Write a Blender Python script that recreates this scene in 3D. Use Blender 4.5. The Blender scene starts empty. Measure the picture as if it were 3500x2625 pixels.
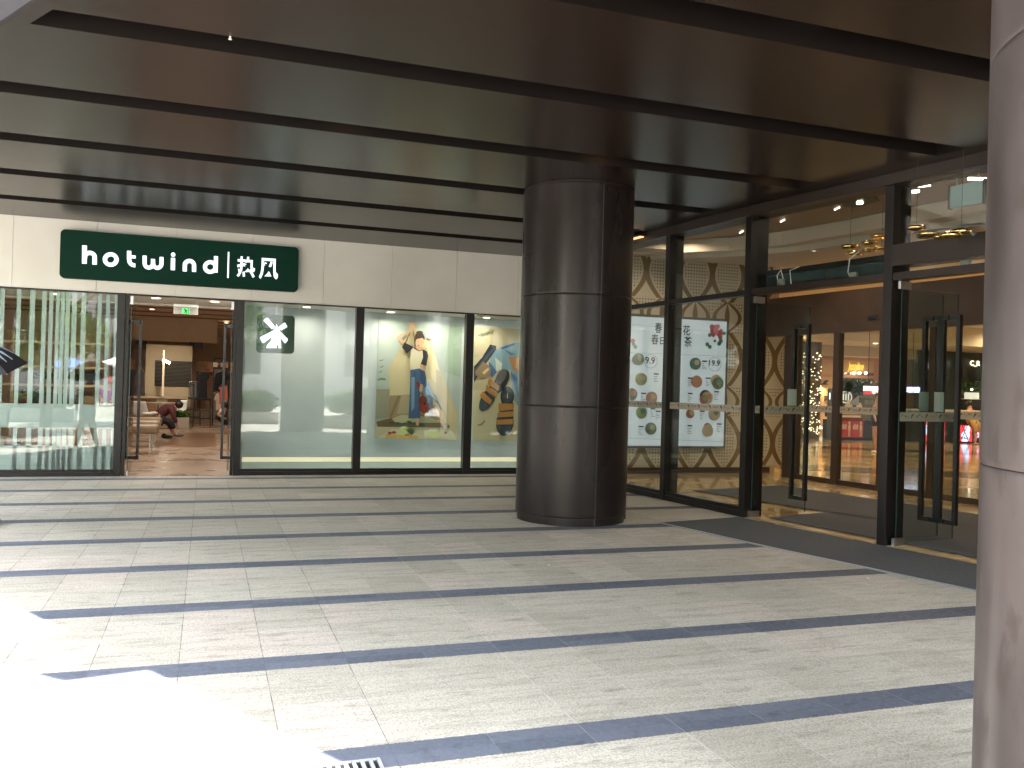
import bpy, math, random
from math import sin, cos, pi, radians, sqrt, atan2, hypot
from mathutils import Vector as V, Matrix
from mathutils.geometry import tessellate_polygon
random.seed(7)
SC = bpy.context.scene; C = SC.collection

# ------------------------------------------------------------------ camera, sky, sun
H = 1.6
YAW, PIT, ROL, FPX = 0.336, 0.0037, 0.0283, 2988.2      # measured from the photo's vanishing points
fw = V((sin(YAW)*cos(PIT), cos(YAW)*cos(PIT), sin(PIT)))
r0 = V((cos(YAW), -sin(YAW), 0)); u0 = r0.cross(fw)
RT = r0*cos(ROL) + u0*sin(ROL); UP = -r0*sin(ROL) + u0*cos(ROL)
cd = bpy.data.cameras.new('camera'); cam = bpy.data.objects.new('camera', cd); C.objects.link(cam)
cam.matrix_world = Matrix(((RT.x, UP.x, -fw.x, 0), (RT.y, UP.y, -fw.y, 0), (RT.z, UP.z, -fw.z, H), (0, 0, 0, 1)))
cd.sensor_width = 36; cd.lens = 36*FPX/3500; cd.clip_end = 600; cd.clip_start = .05
SC.camera = cam
SUN = V((.197, -.406, 1)).normalized()
W = bpy.data.worlds.new('World'); SC.world = W; W.use_nodes = True
nt = W.node_tree; sk = nt.nodes.new('ShaderNodeTexSky'); sk.sky_type = 'NISHITA'; sk.sun_disc = False
sk.sun_elevation = math.asin(SUN.z); sk.sun_rotation = atan2(SUN.x, SUN.y); sk.dust_density = .4; sk.air_density = 2.0
hs = nt.nodes.new('ShaderNodeHueSaturation'); hs.inputs['Saturation'].default_value = .50      # hazy, washed-out sky
wt = nt.nodes.new('ShaderNodeMix'); wt.data_type = 'RGBA'; wt.blend_type = 'MULTIPLY'; wt.inputs[0].default_value = 1; wt.inputs[7].default_value = (1.06, .99, .94, 1)
nt.links.new(sk.outputs[0], hs.inputs['Color']); nt.links.new(hs.outputs[0], wt.inputs[6]); nt.links.new(wt.outputs[2], nt.nodes['Background'].inputs[0]); nt.nodes['Background'].inputs[1].default_value = .15
sl = bpy.data.lights.new('sun', 'SUN'); sl.energy = 4.2; sl.angle = radians(.7); sl.color = (1, .965, .9)
so = bpy.data.objects.new('sun', sl); C.objects.link(so); so.rotation_euler = SUN.to_track_quat('Z', 'Y').to_euler()
SC.view_settings.view_transform = 'Standard'; SC.view_settings.look = 'None'
SC.view_settings.exposure = 3.83; SC.view_settings.gamma = 1; SC.view_settings.use_curve_mapping = False
SC.cycles.max_bounces = 10; SC.cycles.transparent_max_bounces = 24; SC.cycles.glossy_bounces = 5
SC.cycles.sample_clamp_indirect = 6; SC.cycles.use_denoising = True

# measured direction of a point of the photo, cut with a plane of known depth
def ray(x, y): return RT*((x-1750)/FPX) - UP*((y-1312.5)/FPX) + fw
def at(x, y, Y, ox=0, oy=0, s=1):
    d = ray(ox+x/s, oy+y/s); t = Y/d.y; return V((d.x*t, Y, d.z*t+H))

def floorz(x, y, z, ox=0, oy=0, s=1):
    d = ray(ox+x/s, oy+y/s); t_ = (z-H)/d.z; return V((d.x*t_, d.y*t_, z))

# ------------------------------------------------------------------ materials
MATS = {}
def L(nt, a, b): nt.links.new(a, b)
def mat(name, col, rough=.6, metal=0, spec=.5, coat=0, var=0, vscale=6, vstretch=(1,1,1), bump=0, bscale=60, emit=0, alpha=1, trans=0, var2=None, sheen=0, roughvar=0):
    if name in MATS: return MATS[name]
    m = bpy.data.materials.new(name); m.use_nodes = True; t = m.node_tree; p = t.nodes['Principled BSDF']
    c4 = (*col, 1); p.inputs['Base Color'].default_value = c4
    p.inputs['Roughness'].default_value = rough; p.inputs['Metallic'].default_value = metal
    p.inputs['Specular IOR Level'].default_value = spec; p.inputs['Coat Weight'].default_value = coat
    p.inputs['Coat Roughness'].default_value = .12
    if trans: p.inputs['Transmission Weight'].default_value = trans
    if emit: p.inputs['Emission Color'].default_value = c4; p.inputs['Emission Strength'].default_value = emit*.14
    if alpha < 1: p.inputs['Alpha'].default_value = alpha
    if var or bump or roughvar:
        tc = t.nodes.new('ShaderNodeTexCoord'); mp = t.nodes.new('ShaderNodeMapping'); mp.inputs['Scale'].default_value = vstretch
        L(t, tc.outputs['Object'], mp.inputs[0])
    if var or roughvar:
        n = t.nodes.new('ShaderNodeTexNoise'); n.inputs['Scale'].default_value = vscale; n.inputs['Detail'].default_value = 6
        L(t, mp.outputs[0], n.inputs[0])
    if var:
        r = t.nodes.new('ShaderNodeMix'); r.data_type = 'RGBA'
        lo = [max(0, x*(1-var)) for x in col]; hi = [min(1, x*(1+var)) for x in (var2 or col)]
        r.inputs[6].default_value = (*lo, 1); r.inputs[7].default_value = (*hi, 1)
        mr = t.nodes.new('ShaderNodeMapRange'); mr.inputs[1].default_value = .3; mr.inputs[2].default_value = .7
        L(t, n.outputs[0], mr.inputs[0]); L(t, mr.outputs[0], r.inputs[0]); L(t, r.outputs[2], p.inputs['Base Color'])
    if roughvar:
        mr = t.nodes.new('ShaderNodeMapRange'); mr.inputs[1].default_value = .3; mr.inputs[2].default_value = .7
        mr.inputs[3].default_value = rough*(1-roughvar); mr.inputs[4].default_value = rough*(1+roughvar)
        L(t, n.outputs[0], mr.inputs[0]); L(t, mr.outputs[0], p.inputs['Roughness'])
    if bump:
        n2 = t.nodes.new('ShaderNodeTexNoise'); n2.inputs['Scale'].default_value = bscale; n2.inputs['Detail'].default_value = 3
        L(t, mp.outputs[0], n2.inputs[0]); b = t.nodes.new('ShaderNodeBump'); b.inputs['Strength'].default_value = bump; b.inputs['Distance'].default_value = .01
        L(t, n2.outputs[0], b.inputs['Height']); L(t, b.outputs[0], p.inputs['Normal'])
    MATS[name] = m; return m
def plain(col, rough=.7, emit=0, **k):
    return mat('paint_%02x%02x%02x_%d_%d' % (*[int(min(1, c)*255) for c in col], rough*10, emit*10), col, rough, emit=emit, **k)
def S(r, g, b):                                            # an 8-bit picture colour as a linear one
    f = lambda c: ((c/255+.055)/1.055)**2.4 if c > 10 else c/3294
    return (f(r), f(g), f(b))
def glassmat(name, tint=(1, 1, 1), ior=1.6):
    m = bpy.data.materials.new(name); m.use_nodes = True; t = m.node_tree
    for n in list(t.nodes): t.nodes.remove(n)
    o = t.nodes.new('ShaderNodeOutputMaterial'); mx = t.nodes.new('ShaderNodeMixShader'); tr = t.nodes.new('ShaderNodeBsdfTransparent')
    g = t.nodes.new('ShaderNodeBsdfGlossy'); g.inputs['Roughness'].default_value = 0; lw = t.nodes.new('ShaderNodeLayerWeight'); lw.inputs[0].default_value = .5; pw5 = t.nodes.new('ShaderNodeMath'); pw5.operation = 'POWER'; pw5.inputs[1].default_value = 5; L(t, lw.outputs['Facing'], pw5.inputs[0])
    fr = t.nodes.new('ShaderNodeMath'); fr.operation = 'MULTIPLY_ADD'; f0 = ((ior-1)/(ior+1))**2; fr.inputs[1].default_value = 1-f0; fr.inputs[2].default_value = f0; L(t, pw5.outputs[0], fr.inputs[0])
    tr.inputs[0].default_value = (*tint, 1)
    tc = t.nodes.new('ShaderNodeTexCoord'); n = t.nodes.new('ShaderNodeTexNoise'); n.inputs['Scale'].default_value = .8
    b = t.nodes.new('ShaderNodeBump'); b.inputs['Strength'].default_value = .06; b.inputs['Distance'].default_value = .02
    L(t, tc.outputs['Object'], n.inputs[0]); L(t, n.outputs[0], b.inputs['Height']); L(t, b.outputs[0], g.inputs['Normal'])
    L(t, fr.outputs[0], mx.inputs[0]); L(t, tr.outputs[0], mx.inputs[1]); L(t, g.outputs[0], mx.inputs[2]); L(t, mx.outputs[0], o.inputs[0])
    return m
GL = glassmat('clear_glass', (.93, .97, .95), 1.58)
GLE = glassmat('entrance_glass', (.90, .93, .92), 1.5)
GEDGE = mat('glass_edge', (.010, .035, .032), .25, spec=.5)

FR = mat('dark_bronze_frame', (.0075, .0058, .0054), .36, spec=.35, bump=.02, bscale=400)
FRB = mat('brown_frame', (.020, .0135, .0115), .42, spec=.35, var=.12, vscale=3)
BLK = mat('black_metal', (.012, .012, .013), .35)
STEEL = mat('brushed_steel', (.55, .55, .56), .3, 1)
COLM = mat('column_cladding', (.0135, .0098, .0094), .30, spec=.26, var=.22, vscale=1.3, vstretch=(1, 1, .3), roughvar=.2)
CREAM = mat('fascia_cream', (.53, .515, .475), .5, var=.05, vscale=1.5)
WALLW = mat('display_wall', (.50, .54, .575), .85, var=.04, vscale=2)
BEIGE = mat('interior_beige', (.55, .43, .30), .8, var=.05)
WOOD = mat('warm_wood', (.30, .16, .08), .4, var=.3, vscale=3, vstretch=(1, 1, 8))
WHITE = mat('white_plastic', (.75, .75, .72), .4)
LITW = mat('lit_white', (.85, .95, 1), .5, emit=1.6)
SKIN = mat('skin', (.52, .30, .21), .55, var=.06)
HAIR = mat('black_hair', (.012, .009, .008), .45)
GREEN = mat('sign_green', (.0036, .0255, .0165), .5, spec=.06, bump=.01, bscale=500)
LEAF = mat('leaf_green', (.07, .16, .03), .55, var=.5, vscale=3, var2=(.14, .25, .05))
LEAF2 = mat('leaf_dark', (.03, .08, .025), .55, var=.5, vscale=3)
for _m in (LEAF, LEAF2):
    _t = _m.node_tree; _p = _t.nodes['Principled BSDF']; _tr = _t.nodes.new('ShaderNodeBsdfTranslucent'); _mx = _t.nodes.new('ShaderNodeMixShader'); _mx.inputs[0].default_value = .45
    L(_t, _p.inputs['Base Color'].links[0].from_socket, _tr.inputs[0]); L(_t, _p.outputs[0], _mx.inputs[1]); L(_t, _tr.outputs[0], _mx.inputs[2]); L(_t, _mx.outputs[0], _t.nodes['Material Output'].inputs[0])
BARK = mat('bark', (.12, .09, .06), .9, var=.3)

# ------------------------------------------------------------------ mesh builder
class MB:
    def __init__(s): s.v = []; s.f = []; s.m = []
    def add(s, vs, fs, m=0):
        o = len(s.v); s.v += [tuple(v) for v in vs]; s.f += [tuple(i+o for i in f) for f in fs]; s.m += [m]*len(fs); return s
    def box(s, x0, y0, z0, x1, y1, z1, m=0):
        x0, x1 = sorted((x0, x1)); y0, y1 = sorted((y0, y1)); z0, z1 = sorted((z0, z1))
        return s.add([(x0,y0,z0),(x1,y0,z0),(x1,y1,z0),(x0,y1,z0),(x0,y0,z1),(x1,y0,z1),(x1,y1,z1),(x0,y1,z1)],
            [(0,3,2,1),(4,5,6,7),(0,1,5,4),(1,2,6,5),(2,3,7,6),(3,0,4,7)], m)
    def obox(s, P, D, N, a0, a1, b0, b1, z0, z1, m=0):           # box along D (a) and N (b) from P
        q = [P+D*a+N*b for a, b in ((a0, b0), (a1, b0), (a1, b1), (a0, b1))]
        vs = [(p.x, p.y, z) for z in (z0, z1) for p in q]
        return s.add(vs, [(0,3,2,1),(4,5,6,7),(0,1,5,4),(1,2,6,5),(2,3,7,6),(3,0,4,7)], m)
    def prism(s, pts, th, m=0):                                  # planar outline, extruded by the vector th
        pts = [V(p) for p in pts]; n = len(pts); th = V(th)
        tri = [tuple(t) for t in tessellate_polygon([pts])]
        vs = pts + [p+th for p in pts]
        fs = tri + [tuple(i+n for i in reversed(t)) for t in tri] + [(i, i+n, (i+1) % n+n, (i+1) % n) for i in range(n)]
        return s.add(vs, fs, m)
    def poly(s, pts, m=0):
        pts = [V(p) for p in pts]; return s.add(pts, [tuple(t) for t in tessellate_polygon([pts])], m)
    def tube(s, pts, r, n=8, m=0, cap=True):
        pts = [V(p) for p in pts]; R = r if isinstance(r, (list, tuple)) else [r]*len(pts); rings = []
        up = V((0, 0, 1))
        for i, p in enumerate(pts):
            d = (pts[min(i+1, len(pts)-1)]-pts[max(i-1, 0)]).normalized()
            a = d.cross(up if abs(d.z) < .95 else V((1, 0, 0))).normalized(); b = d.cross(a)
            rings.append([p+(a*cos(2*pi*k/n)+b*sin(2*pi*k/n))*R[i] for k in range(n)])
        vs = [q for g in rings for q in g]; fs = []
        for i in range(len(pts)-1):
            for k in range(n): fs.append((i*n+k, i*n+(k+1) % n, (i+1)*n+(k+1) % n, (i+1)*n+k))
        if cap: fs += [tuple(range(n-1, -1, -1)), tuple(range((len(pts)-1)*n, len(pts)*n))]
        return s.add(vs, fs, m)
    def cyl(s, x, y, z0, z1, r, n=32, m=0, r1=None): return s.tube([(x, y, z0), (x, y, z1)], [r, r if r1 is None else r1], n, m)
    def sph(s, c, r, n=12, k=8, m=0):
        r = r if isinstance(r, (tuple, list)) else (r, r, r); vs = []; fs = []
        for j in range(k+1):
            for i in range(n):
                a = 2*pi*i/n; b = pi*j/k; vs.append((c[0]+r[0]*cos(a)*sin(b), c[1]+r[1]*sin(a)*sin(b), c[2]+r[2]*cos(b)))
        for j in range(k):
            for i in range(n): fs.append((j*n+i, (j+1)*n+i, (j+1)*n+(i+1) % n, j*n+(i+1) % n))
        return s.add(vs, fs, m)
    def lathe(s, c, prof, n=24, m=0):
        vs = []; fs = []
        for r, z in prof:
            for i in range(n): vs.append((c[0]+r*cos(2*pi*i/n), c[1]+r*sin(2*pi*i/n), c[2]+z))
        for j in range(len(prof)-1):
            for i in range(n): fs.append((j*n+i, j*n+(i+1) % n, (j+1)*n+(i+1) % n, (j+1)*n+i))
        return s.add(vs, fs, m)
    def build(s, name, mats, parent=None, smooth=False, bevel=0, local=False):
        me = bpy.data.meshes.new(name); me.from_pydata(s.v, [], s.f); me.update()
        mats = mats if isinstance(mats, (list, tuple)) else [mats]
        for m in mats: me.materials.append(m)
        for p, i in zip(me.polygons, s.m): p.material_index = i; p.use_smooth = smooth
        o = bpy.data.objects.new(name, me); C.objects.link(o)
        if bevel:
            b = o.modifiers.new('bevel', 'BEVEL'); b.width = bevel; b.segments = 2; b.limit_method = 'ANGLE'
        if parent:
            o.parent = parent
            if not local: o.matrix_parent_inverse = world(parent).inverted()
        return o
def world(o):
    m = Matrix.Translation(o.location) @ o.rotation_euler.to_matrix().to_4x4()
    return (world(o.parent) @ o.matrix_parent_inverse @ m) if o.parent else m
def tag(o, label, cat, group=None, kind=None):
    if label: o['label'] = label
    if cat: o['category'] = cat
    if group: o['group'] = group
    if kind: o['kind'] = kind
    return o
def thing(name, label, cat, loc=(0, 0, 0), rz=0, group=None):
    o = bpy.data.objects.new(name, None); C.objects.link(o); o.location = loc; o.rotation_euler = (0, 0, rz); o.empty_display_size = .1
    return tag(o, label, cat, group)
def struct(name, mb, m, **k): return tag(mb.build(name, m, **k), None, None, kind='structure')
def dup(root, loc, label, rz=None, scale=None, group=None):
    r = root.copy(); C.objects.link(r); r.location = loc; r['label'] = label
    if rz is not None: r.rotation_euler = (0, 0, rz)
    if scale: r.scale = (scale,)*3
    if group: r['group'] = group
    for ch in list(root.children):
        c = ch.copy(); C.objects.link(c); c.parent = r
        for g in list(ch.children):
            d = g.copy(); C.objects.link(d); d.parent = c
    return r
def ribbon(mb, pts, w, th, m=0):                              # flat stroke through points, width w in the X-Z plane
    pts = [V(p) for p in pts]; a = []; b = []
    for i, p in enumerate(pts):
        d = pts[min(i+1, len(pts)-1)]-pts[max(i-1, 0)]; d = V((d.x, 0, d.z)).normalized(); n = V((-d.z, 0, d.x))*w/2
        a.append(p+n); b.append(p-n)
    n = len(pts); T = V((0, th, 0)); vs = a+b+[p+T for p in a+b]; fs = []
    for i in range(n-1): fs += [(i, i+1, n+i+1, n+i), (2*n+i, 3*n+i, 3*n+i+1, 2*n+i+1), (i, 2*n+i, 2*n+i+1, i+1), (n+i, n+i+1, 3*n+i+1, 3*n+i)]
    fs += [(0, n, 3*n, 2*n), (n-1, 3*n-1, 4*n-1, 2*n-1)]
    mb.add(vs, fs, m)
def text(name, body, m, parent, c0, width, height, th=.01, D=V((1, 0, 0)), bold=0, shear=0, spacing=1):
    # c0 = lower left corner; letters stand upright along the horizontal direction D
    cu = bpy.data.curves.new(name, 'FONT'); cu.body = body; cu.offset = bold; cu.shear = shear; cu.space_character = spacing; cu.resolution_u = 3
    o = bpy.data.objects.new(name, cu); C.objects.link(o)
    me = bpy.data.meshes.new_from_object(o.evaluated_get(bpy.context.evaluated_depsgraph_get()))
    bpy.data.objects.remove(o); bpy.data.curves.remove(cu)
    xs = [v.co.x for v in me.vertices]; ys = [v.co.y for v in me.vertices]
    sx = width/(max(xs)-min(xs)); sy = height/(max(ys)-min(ys)); N = V((D.y, -D.x, 0))
    mb = MB(); vs = []
    for v in me.vertices: vs.append(V(c0)+D*((v.co.x-min(xs))*sx)+V((0, 0, (v.co.y-min(ys))*sy)))
    fs = [tuple(p.vertices) for p in me.polygons]; mb.add(vs, fs)
    if th:
        n = len(vs); es = {}
        for f in fs:
            for i in range(len(f)):
                a, b = f[i], f[(i+1) % len(f)]; es[(a, b)] = 1
        side = [(a, b) for (a, b) in es if (b, a) not in es]
        mb.add([v+N*th for v in vs], fs)
        o_ = len(mb.v)-n
        mb.f += [(b, a, a+o_, b+o_) for a, b in side]; mb.m += [0]*len(side)
    bpy.data.meshes.remove(me)
    return mb.build(name, m, parent)
def rrect(x0, z0, x1, z1, r, y, n=6):
    o = []
    for cx, cz, a in ((x1-r, z1-r, 0), (x0+r, z1-r, 90), (x0+r, z0+r, 180), (x1-r, z0+r, 270)):
        for k in range(n+1): t = radians(a+90*k/n); o.append(V((cx+r*cos(t), y, cz+r*sin(t))))
    return o
def skin(name, chains, m, parent=None, label=None, cat=None, sub=1, root=0):
    """one continuous surface grown over connected joints. chains: lists of ((x,y,z), r); equal points are joined"""
    vs = []; es = []; rs = []; idx = {}
    for ch in chains:
        prev = None
        for p, r in ch:
            k = tuple(round(c, 4) for c in p)
            if k not in idx: idx[k] = len(vs); vs.append(p); rs.append(r)
            if prev is not None and prev != idx[k]: es.append((prev, idx[k]))
            prev = idx[k]
    me = bpy.data.meshes.new(name); me.from_pydata([tuple(v) for v in vs], es, []); me.update(); me.materials.append(m)
    o = bpy.data.objects.new(name, me); C.objects.link(o)
    md = o.modifiers.new('skin', 'SKIN'); md.use_smooth_shade = True
    if not me.skin_vertices: me.attributes.new('skin', 'FLOAT', 'POINT')
    if me.skin_vertices:
        for i, sv in enumerate(me.skin_vertices[0].data):
            r = rs[i]; sv.radius = (r, r) if not isinstance(r, tuple) else r
            sv.use_root = (i == root)
    sm = o.modifiers.new('sub', 'SUBSURF'); sm.levels = sub; sm.render_levels = sub
    if parent: o.parent = parent; o.matrix_parent_inverse = world(parent).inverted()
    if label: tag(o, label, cat)
    return o

# ------------------------------------------------------------------ plaza paving
def paving():
    m = bpy.data.materials.new('flamed_granite_paving'); m.use_nodes = True; t = m.node_tree; p = t.nodes['Principled BSDF']
    N = lambda k: t.nodes.new('ShaderNode'+k)
    def math_(op, a, b=None, c=None):
        n = N('Math'); n.operation = op
        for i, x in enumerate((a, b, c)):
            if x is None: continue
            if isinstance(x, (int, float)): n.inputs[i].default_value = x
            else: L(t, x, n.inputs[i])
        return n.outputs[0]
    def noise(scale, stretch=(1, 1, 1), detail=5, rough=.55):
        mp = N('Mapping'); mp.inputs['Scale'].default_value = stretch; L(t, tc.outputs['Object'], mp.inputs[0])
        n = N('TexNoise'); n.inputs['Scale'].default_value = scale; n.inputs['Detail'].default_value = detail; n.inputs['Roughness'].default_value = rough
        L(t, mp.outputs[0], n.inputs[0]); return n.outputs[0]
    def mix(f, a, b, typ='MIX'):
        n = N('Mix'); n.data_type = 'RGBA'; n.blend_type = typ
        for i, x in ((0, f), (6, a), (7, b)):
            if isinstance(x, (int, float)): n.inputs[i].default_value = x
            elif isinstance(x, tuple): n.inputs[i].default_value = (*x, 1)
            else: L(t, x, n.inputs[i])
        return n.outputs[2]
    def ramp(f, lo, hi, a=0, b=1):
        n = N('MapRange'); n.inputs[1].default_value = lo; n.inputs[2].default_value = hi; n.inputs[3].default_value = a; n.inputs[4].default_value = b
        L(t, f, n.inputs[0]); return n.outputs[0]
    tc = N('TexCoord'); sp = N('SeparateXYZ'); L(t, tc.outputs['Object'], sp.inputs[0]); x, y = sp.outputs[0], sp.outputs[1]
    rag = ramp(noise(55, detail=2), .2, .8, -.007, .007)
    yy = math_('ADD', y, rag)
    yb = math_('DIVIDE', math_('SUBTRACT', yy, 13.438), 1.388)               # one course of paving with its dark band
    fy = math_('SUBTRACT', math_('FRACT', math_('ADD', yb, 100.5)), .5)
    ay = math_('MULTIPLY', math_('ABSOLUTE', fy), 1.388)                       # distance from the middle of the band
    band = math_('LESS_THAN', ay, .1175)
    tx = math_('DIVIDE', math_('SUBTRACT', x, 2.630), .4555)
    ax = math_('MULTIPLY', math_('ABSOLUTE', math_('SUBTRACT', math_('FRACT', math_('ADD', tx, 100.5)), .5)), .4555)
    gx = math_('LESS_THAN', ax, .0024)
    gm = math_('GREATER_THAN', ay, .694-.0022)                                 # joint between the two rows
    ge = math_('LESS_THAN', math_('ABSOLUTE', math_('SUBTRACT', ay, .1175)), .0022)
    cb = N('CombineXYZ'); L(t, math_('FLOOR', tx), cb.inputs[0]); L(t, math_('FLOOR', math_('MULTIPLY', yb, 2)), cb.inputs[1]); L(t, band, cb.inputs[2])
    wn = N('TexWhiteNoise'); L(t, cb.outputs[0], wn.inputs[0])
    # pale stone: tone by slab, long streaks along the course, grain, blotches
    stone = mix(wn.outputs[0], (.45, .405, .34), (.555, .51, .435))
    stone = mix(math_('MULTIPLY', math_('GREATER_THAN', wn.outputs[0], .84), .45), stone, (.56, .45, .40))
    st = ramp(noise(1.5, (1.0, 7.5, 1), 7, .62), .47, .68)
    stone = mix(math_('MULTIPLY', st, .52), stone, (.255, .23, .185))
    bl = ramp(noise(.55, (1, 1.6, 1), 4), .50, .72)
    stone = mix(math_('MULTIPLY', bl, .22), stone, (.27, .235, .18))
    stone = mix(math_('MULTIPLY', ramp(noise(1.1, (1, 2.5, 1), 5, .7), .60, .74), .55), stone, (.24, .20, .15))
    for sc_, st_, lo_, hi_, am_, cc_ in ((3.2, (1, 3.6, 1), .56, .66, .62, (.21, .19, .15)), (1.3, (1, 1.5, 1), .62, .65, .28, (.31, .24, .155)), (5, (1, 3, 1), .60, .70, .45, (.18, .16, .125))): stone = mix(math_('MULTIPLY', ramp(noise(sc_, st_, 7, .68), lo_, hi_), am_), stone, cc_)
    gr = noise(95, detail=3); stone = mix(math_('MULTIPLY', ramp(gr, .50, .62), .48), stone, (.16, .145, .12)); g2 = noise(38, detail=4); stone = mix(math_('MULTIPLY', ramp(g2, .50, .68), .40), stone, (.2, .185, .155)); st2 = noise(5, (1, 6, 1), 6, .65); stone = mix(math_('MULTIPLY', ramp(st2, .52, .68), .28), stone, (.24, .22, .18))
    stone = mix(math_('MULTIPLY', ramp(gr, .46, .34), .28), stone, (.66, .64, .60))
    dark = mix(wn.outputs[0], (.080, .090, .120), (.120, .130, .165))
    dark = mix(math_('MULTIPLY', ramp(noise(190, detail=2), .50, .70), .35), dark, (.25, .27, .31))
    dark = mix(math_('MULTIPLY', ramp(noise(9, detail=5), .56, .70), .5), dark, (.055, .06, .07))
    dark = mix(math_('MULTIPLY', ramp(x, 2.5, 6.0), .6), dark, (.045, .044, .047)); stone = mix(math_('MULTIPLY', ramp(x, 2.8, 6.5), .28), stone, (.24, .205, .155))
    c = mix(band, stone, dark)
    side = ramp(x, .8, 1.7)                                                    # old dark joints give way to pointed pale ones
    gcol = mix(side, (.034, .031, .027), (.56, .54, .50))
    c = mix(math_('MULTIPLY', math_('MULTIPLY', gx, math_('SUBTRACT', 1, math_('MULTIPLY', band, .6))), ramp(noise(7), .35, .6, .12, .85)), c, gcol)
    c = mix(math_('MULTIPLY', gm, .45), c, (.55, .53, .5)); c = mix(math_('MULTIPLY', ge, .4), c, (.2, .18, .15))
    L(t, c, p.inputs['Base Color']); p.inputs['Specular IOR Level'].default_value = .35
    L(t, ramp(noise(30), .3, .7, .55, .85), p.inputs['Roughness'])
    b = N('Bump'); b.inputs['Strength'].default_value = .35; b.inputs['Distance'].default_value = .004
    L(t, math_('SUBTRACT', gr, math_('MULTIPLY', math_('MAXIMUM', gx, gm), .7)), b.inputs['Height']); L(t, b.outputs[0], p.inputs['Normal'])
    return m
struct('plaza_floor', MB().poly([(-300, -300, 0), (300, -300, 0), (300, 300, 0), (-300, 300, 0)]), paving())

# ------------------------------------------------------------------ entrance wall line (slightly bent at the first post)
YS = 15.25; ZC = 4.03
PA = V((6.60, 9.72, 0)); DA = V((-.11, 1, 0)).normalized(); DB = V((.17, -1, 0)).normalized()
NA = V((DA.y, -DA.x, 0)); NB = V((-DB.y, DB.x, 0))              # towards the inside of the building
def XR(y): return 6.60-.11*(y-9.72) if y > 9.72 else 6.60+.17*(9.72-y)
def XL(y): return (2.25-.5*y)/.866

# ------------------------------------------------------------------ canopy
def soffit_mat():
    m = mat('bronze_soffit', (.0130, .0080, .0062), .27, spec=.33, var=.06, vscale=.8)
    t = m.node_tree; p = t.nodes['Principled BSDF']; src = p.inputs['Base Color'].links[0].from_socket
    tc = t.nodes.new('ShaderNodeTexCoord'); sp = t.nodes.new('ShaderNodeSeparateXYZ'); L(t, tc.outputs['Object'], sp.inputs[0])
    def mt(op, a, b):
        n = t.nodes.new('ShaderNodeMath'); n.operation = op
        for i, x in enumerate((a, b)):
            if isinstance(x, (int, float)): n.inputs[i].default_value = x
            else: L(t, x, n.inputs[i])
        return n.outputs[0]
    d = mt('MULTIPLY', mt('SUBTRACT', mt('FRACT', mt('ADD', mt('DIVIDE', mt('SUBTRACT', sp.outputs[0], -1.23), 2.57), 50.5), 0), .5), 2.57)
    dk = mt('LESS_THAN', mt('ABSOLUTE', d, 0), .0035); lt = mt('LESS_THAN', mt('ABSOLUTE', mt('SUBTRACT', d, .005), 0), .0018)
    for f, c in ((lt, (.040, .034, .028)), (dk, (.006, .005, .005))):
        n = t.nodes.new('ShaderNodeMix'); n.data_type = 'RGBA'; L(t, f, n.inputs[0]); L(t, src, n.inputs[6]); n.inputs[7].default_value = (*c, 1); src = n.outputs[2]
    L(t, src, p.inputs['Base Color']); return m
SOF = soffit_mat(); GRV = mat('groove_lining', (.0055, .0038, .0034), .6, spec=.12)
canopy = thing('canopy', 'dark bronze canopy ceiling with long recessed grooves over the paved forecourt', 'canopy', (3, 6, ZC))
YB0 = .6; GY = [13.55-1.757*k for k in range(8)]; GW = .335
def bandpts(ya, yb, fl, fr, z):
    ys = [ya]+([9.72] if ya < 9.72 < yb else [])+[yb]
    return [(fl(y), y, z) for y in ys]+[(fr(y), y, z) for y in reversed(ys)]
sof = MB(); y = YB0; edges = sorted(GY)
glX = lambda y: XL(y)+.13; grX = lambda y: XR(y)-.27
for g in edges:
    sof.poly(bandpts(y, g, XL, XR, ZC)); sof.poly(bandpts(g, g+GW, XL, glX, ZC)); sof.poly(bandpts(g, g+GW, grX, XR, ZC)); y = g+GW
sof.poly(bandpts(y, YS-.002, XL, XR, ZC)); sof.build('soffit', SOF, canopy)
for g in edges:
    mb = MB(); a, b = g, g+GW; z0, z1 = ZC, ZC+.34
    mb.add([(glX(a), a, z0), (grX(a), a, z0), (grX(b), b, z0), (glX(b), b, z0), (glX(a), a, z1), (grX(a), a, z1), (grX(b), b, z1), (glX(b), b, z1)],
           [(0, 1, 5, 4), (1, 2, 6, 5), (2, 3, 7, 6), (3, 0, 4, 7), (4, 5, 6, 7)])
    mb.build('groove', GRV, canopy)
mb = MB(); mb.prism([(XL(YB0), YB0, ZC+.002), (XL(YB0)-.03, YB0-.017, ZC+.002), (XL(YS)-.03, YS, ZC+.002), (XL(YS), YS, ZC+.002)], (0, 0, .55)); mb.build('edge_fascia', mat('lilac_edge', (.024, .021, .025), .75, spec=.1), canopy)
MB().prism(bandpts(YB0, YS-.01, lambda y: XL(y)+.002, XR, ZC+.40), (0, 0, .15)).build('roof_slab', FR, canopy)
sh = V((.794, -1.636, 0)); caster = [V(p)+sh for p in ((-.69, 6.06, 0), (-1.098, 5.81, 0), (-2.0, 5.3, 0), (-1.06, 5.47, 0), (-.66, 5.06, 0), (-.21, 5.15, 0), (-.1, 4.9, 0), (-.3, 6.2, 0))]
MB().prism([(p.x, p.y, ZC+.01) for p in caster[:6]], (0, 0, .06)).build('shade_caster', FR, canopy)  # added unseen shape, cut to throw the wedge of shade on the paving
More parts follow.
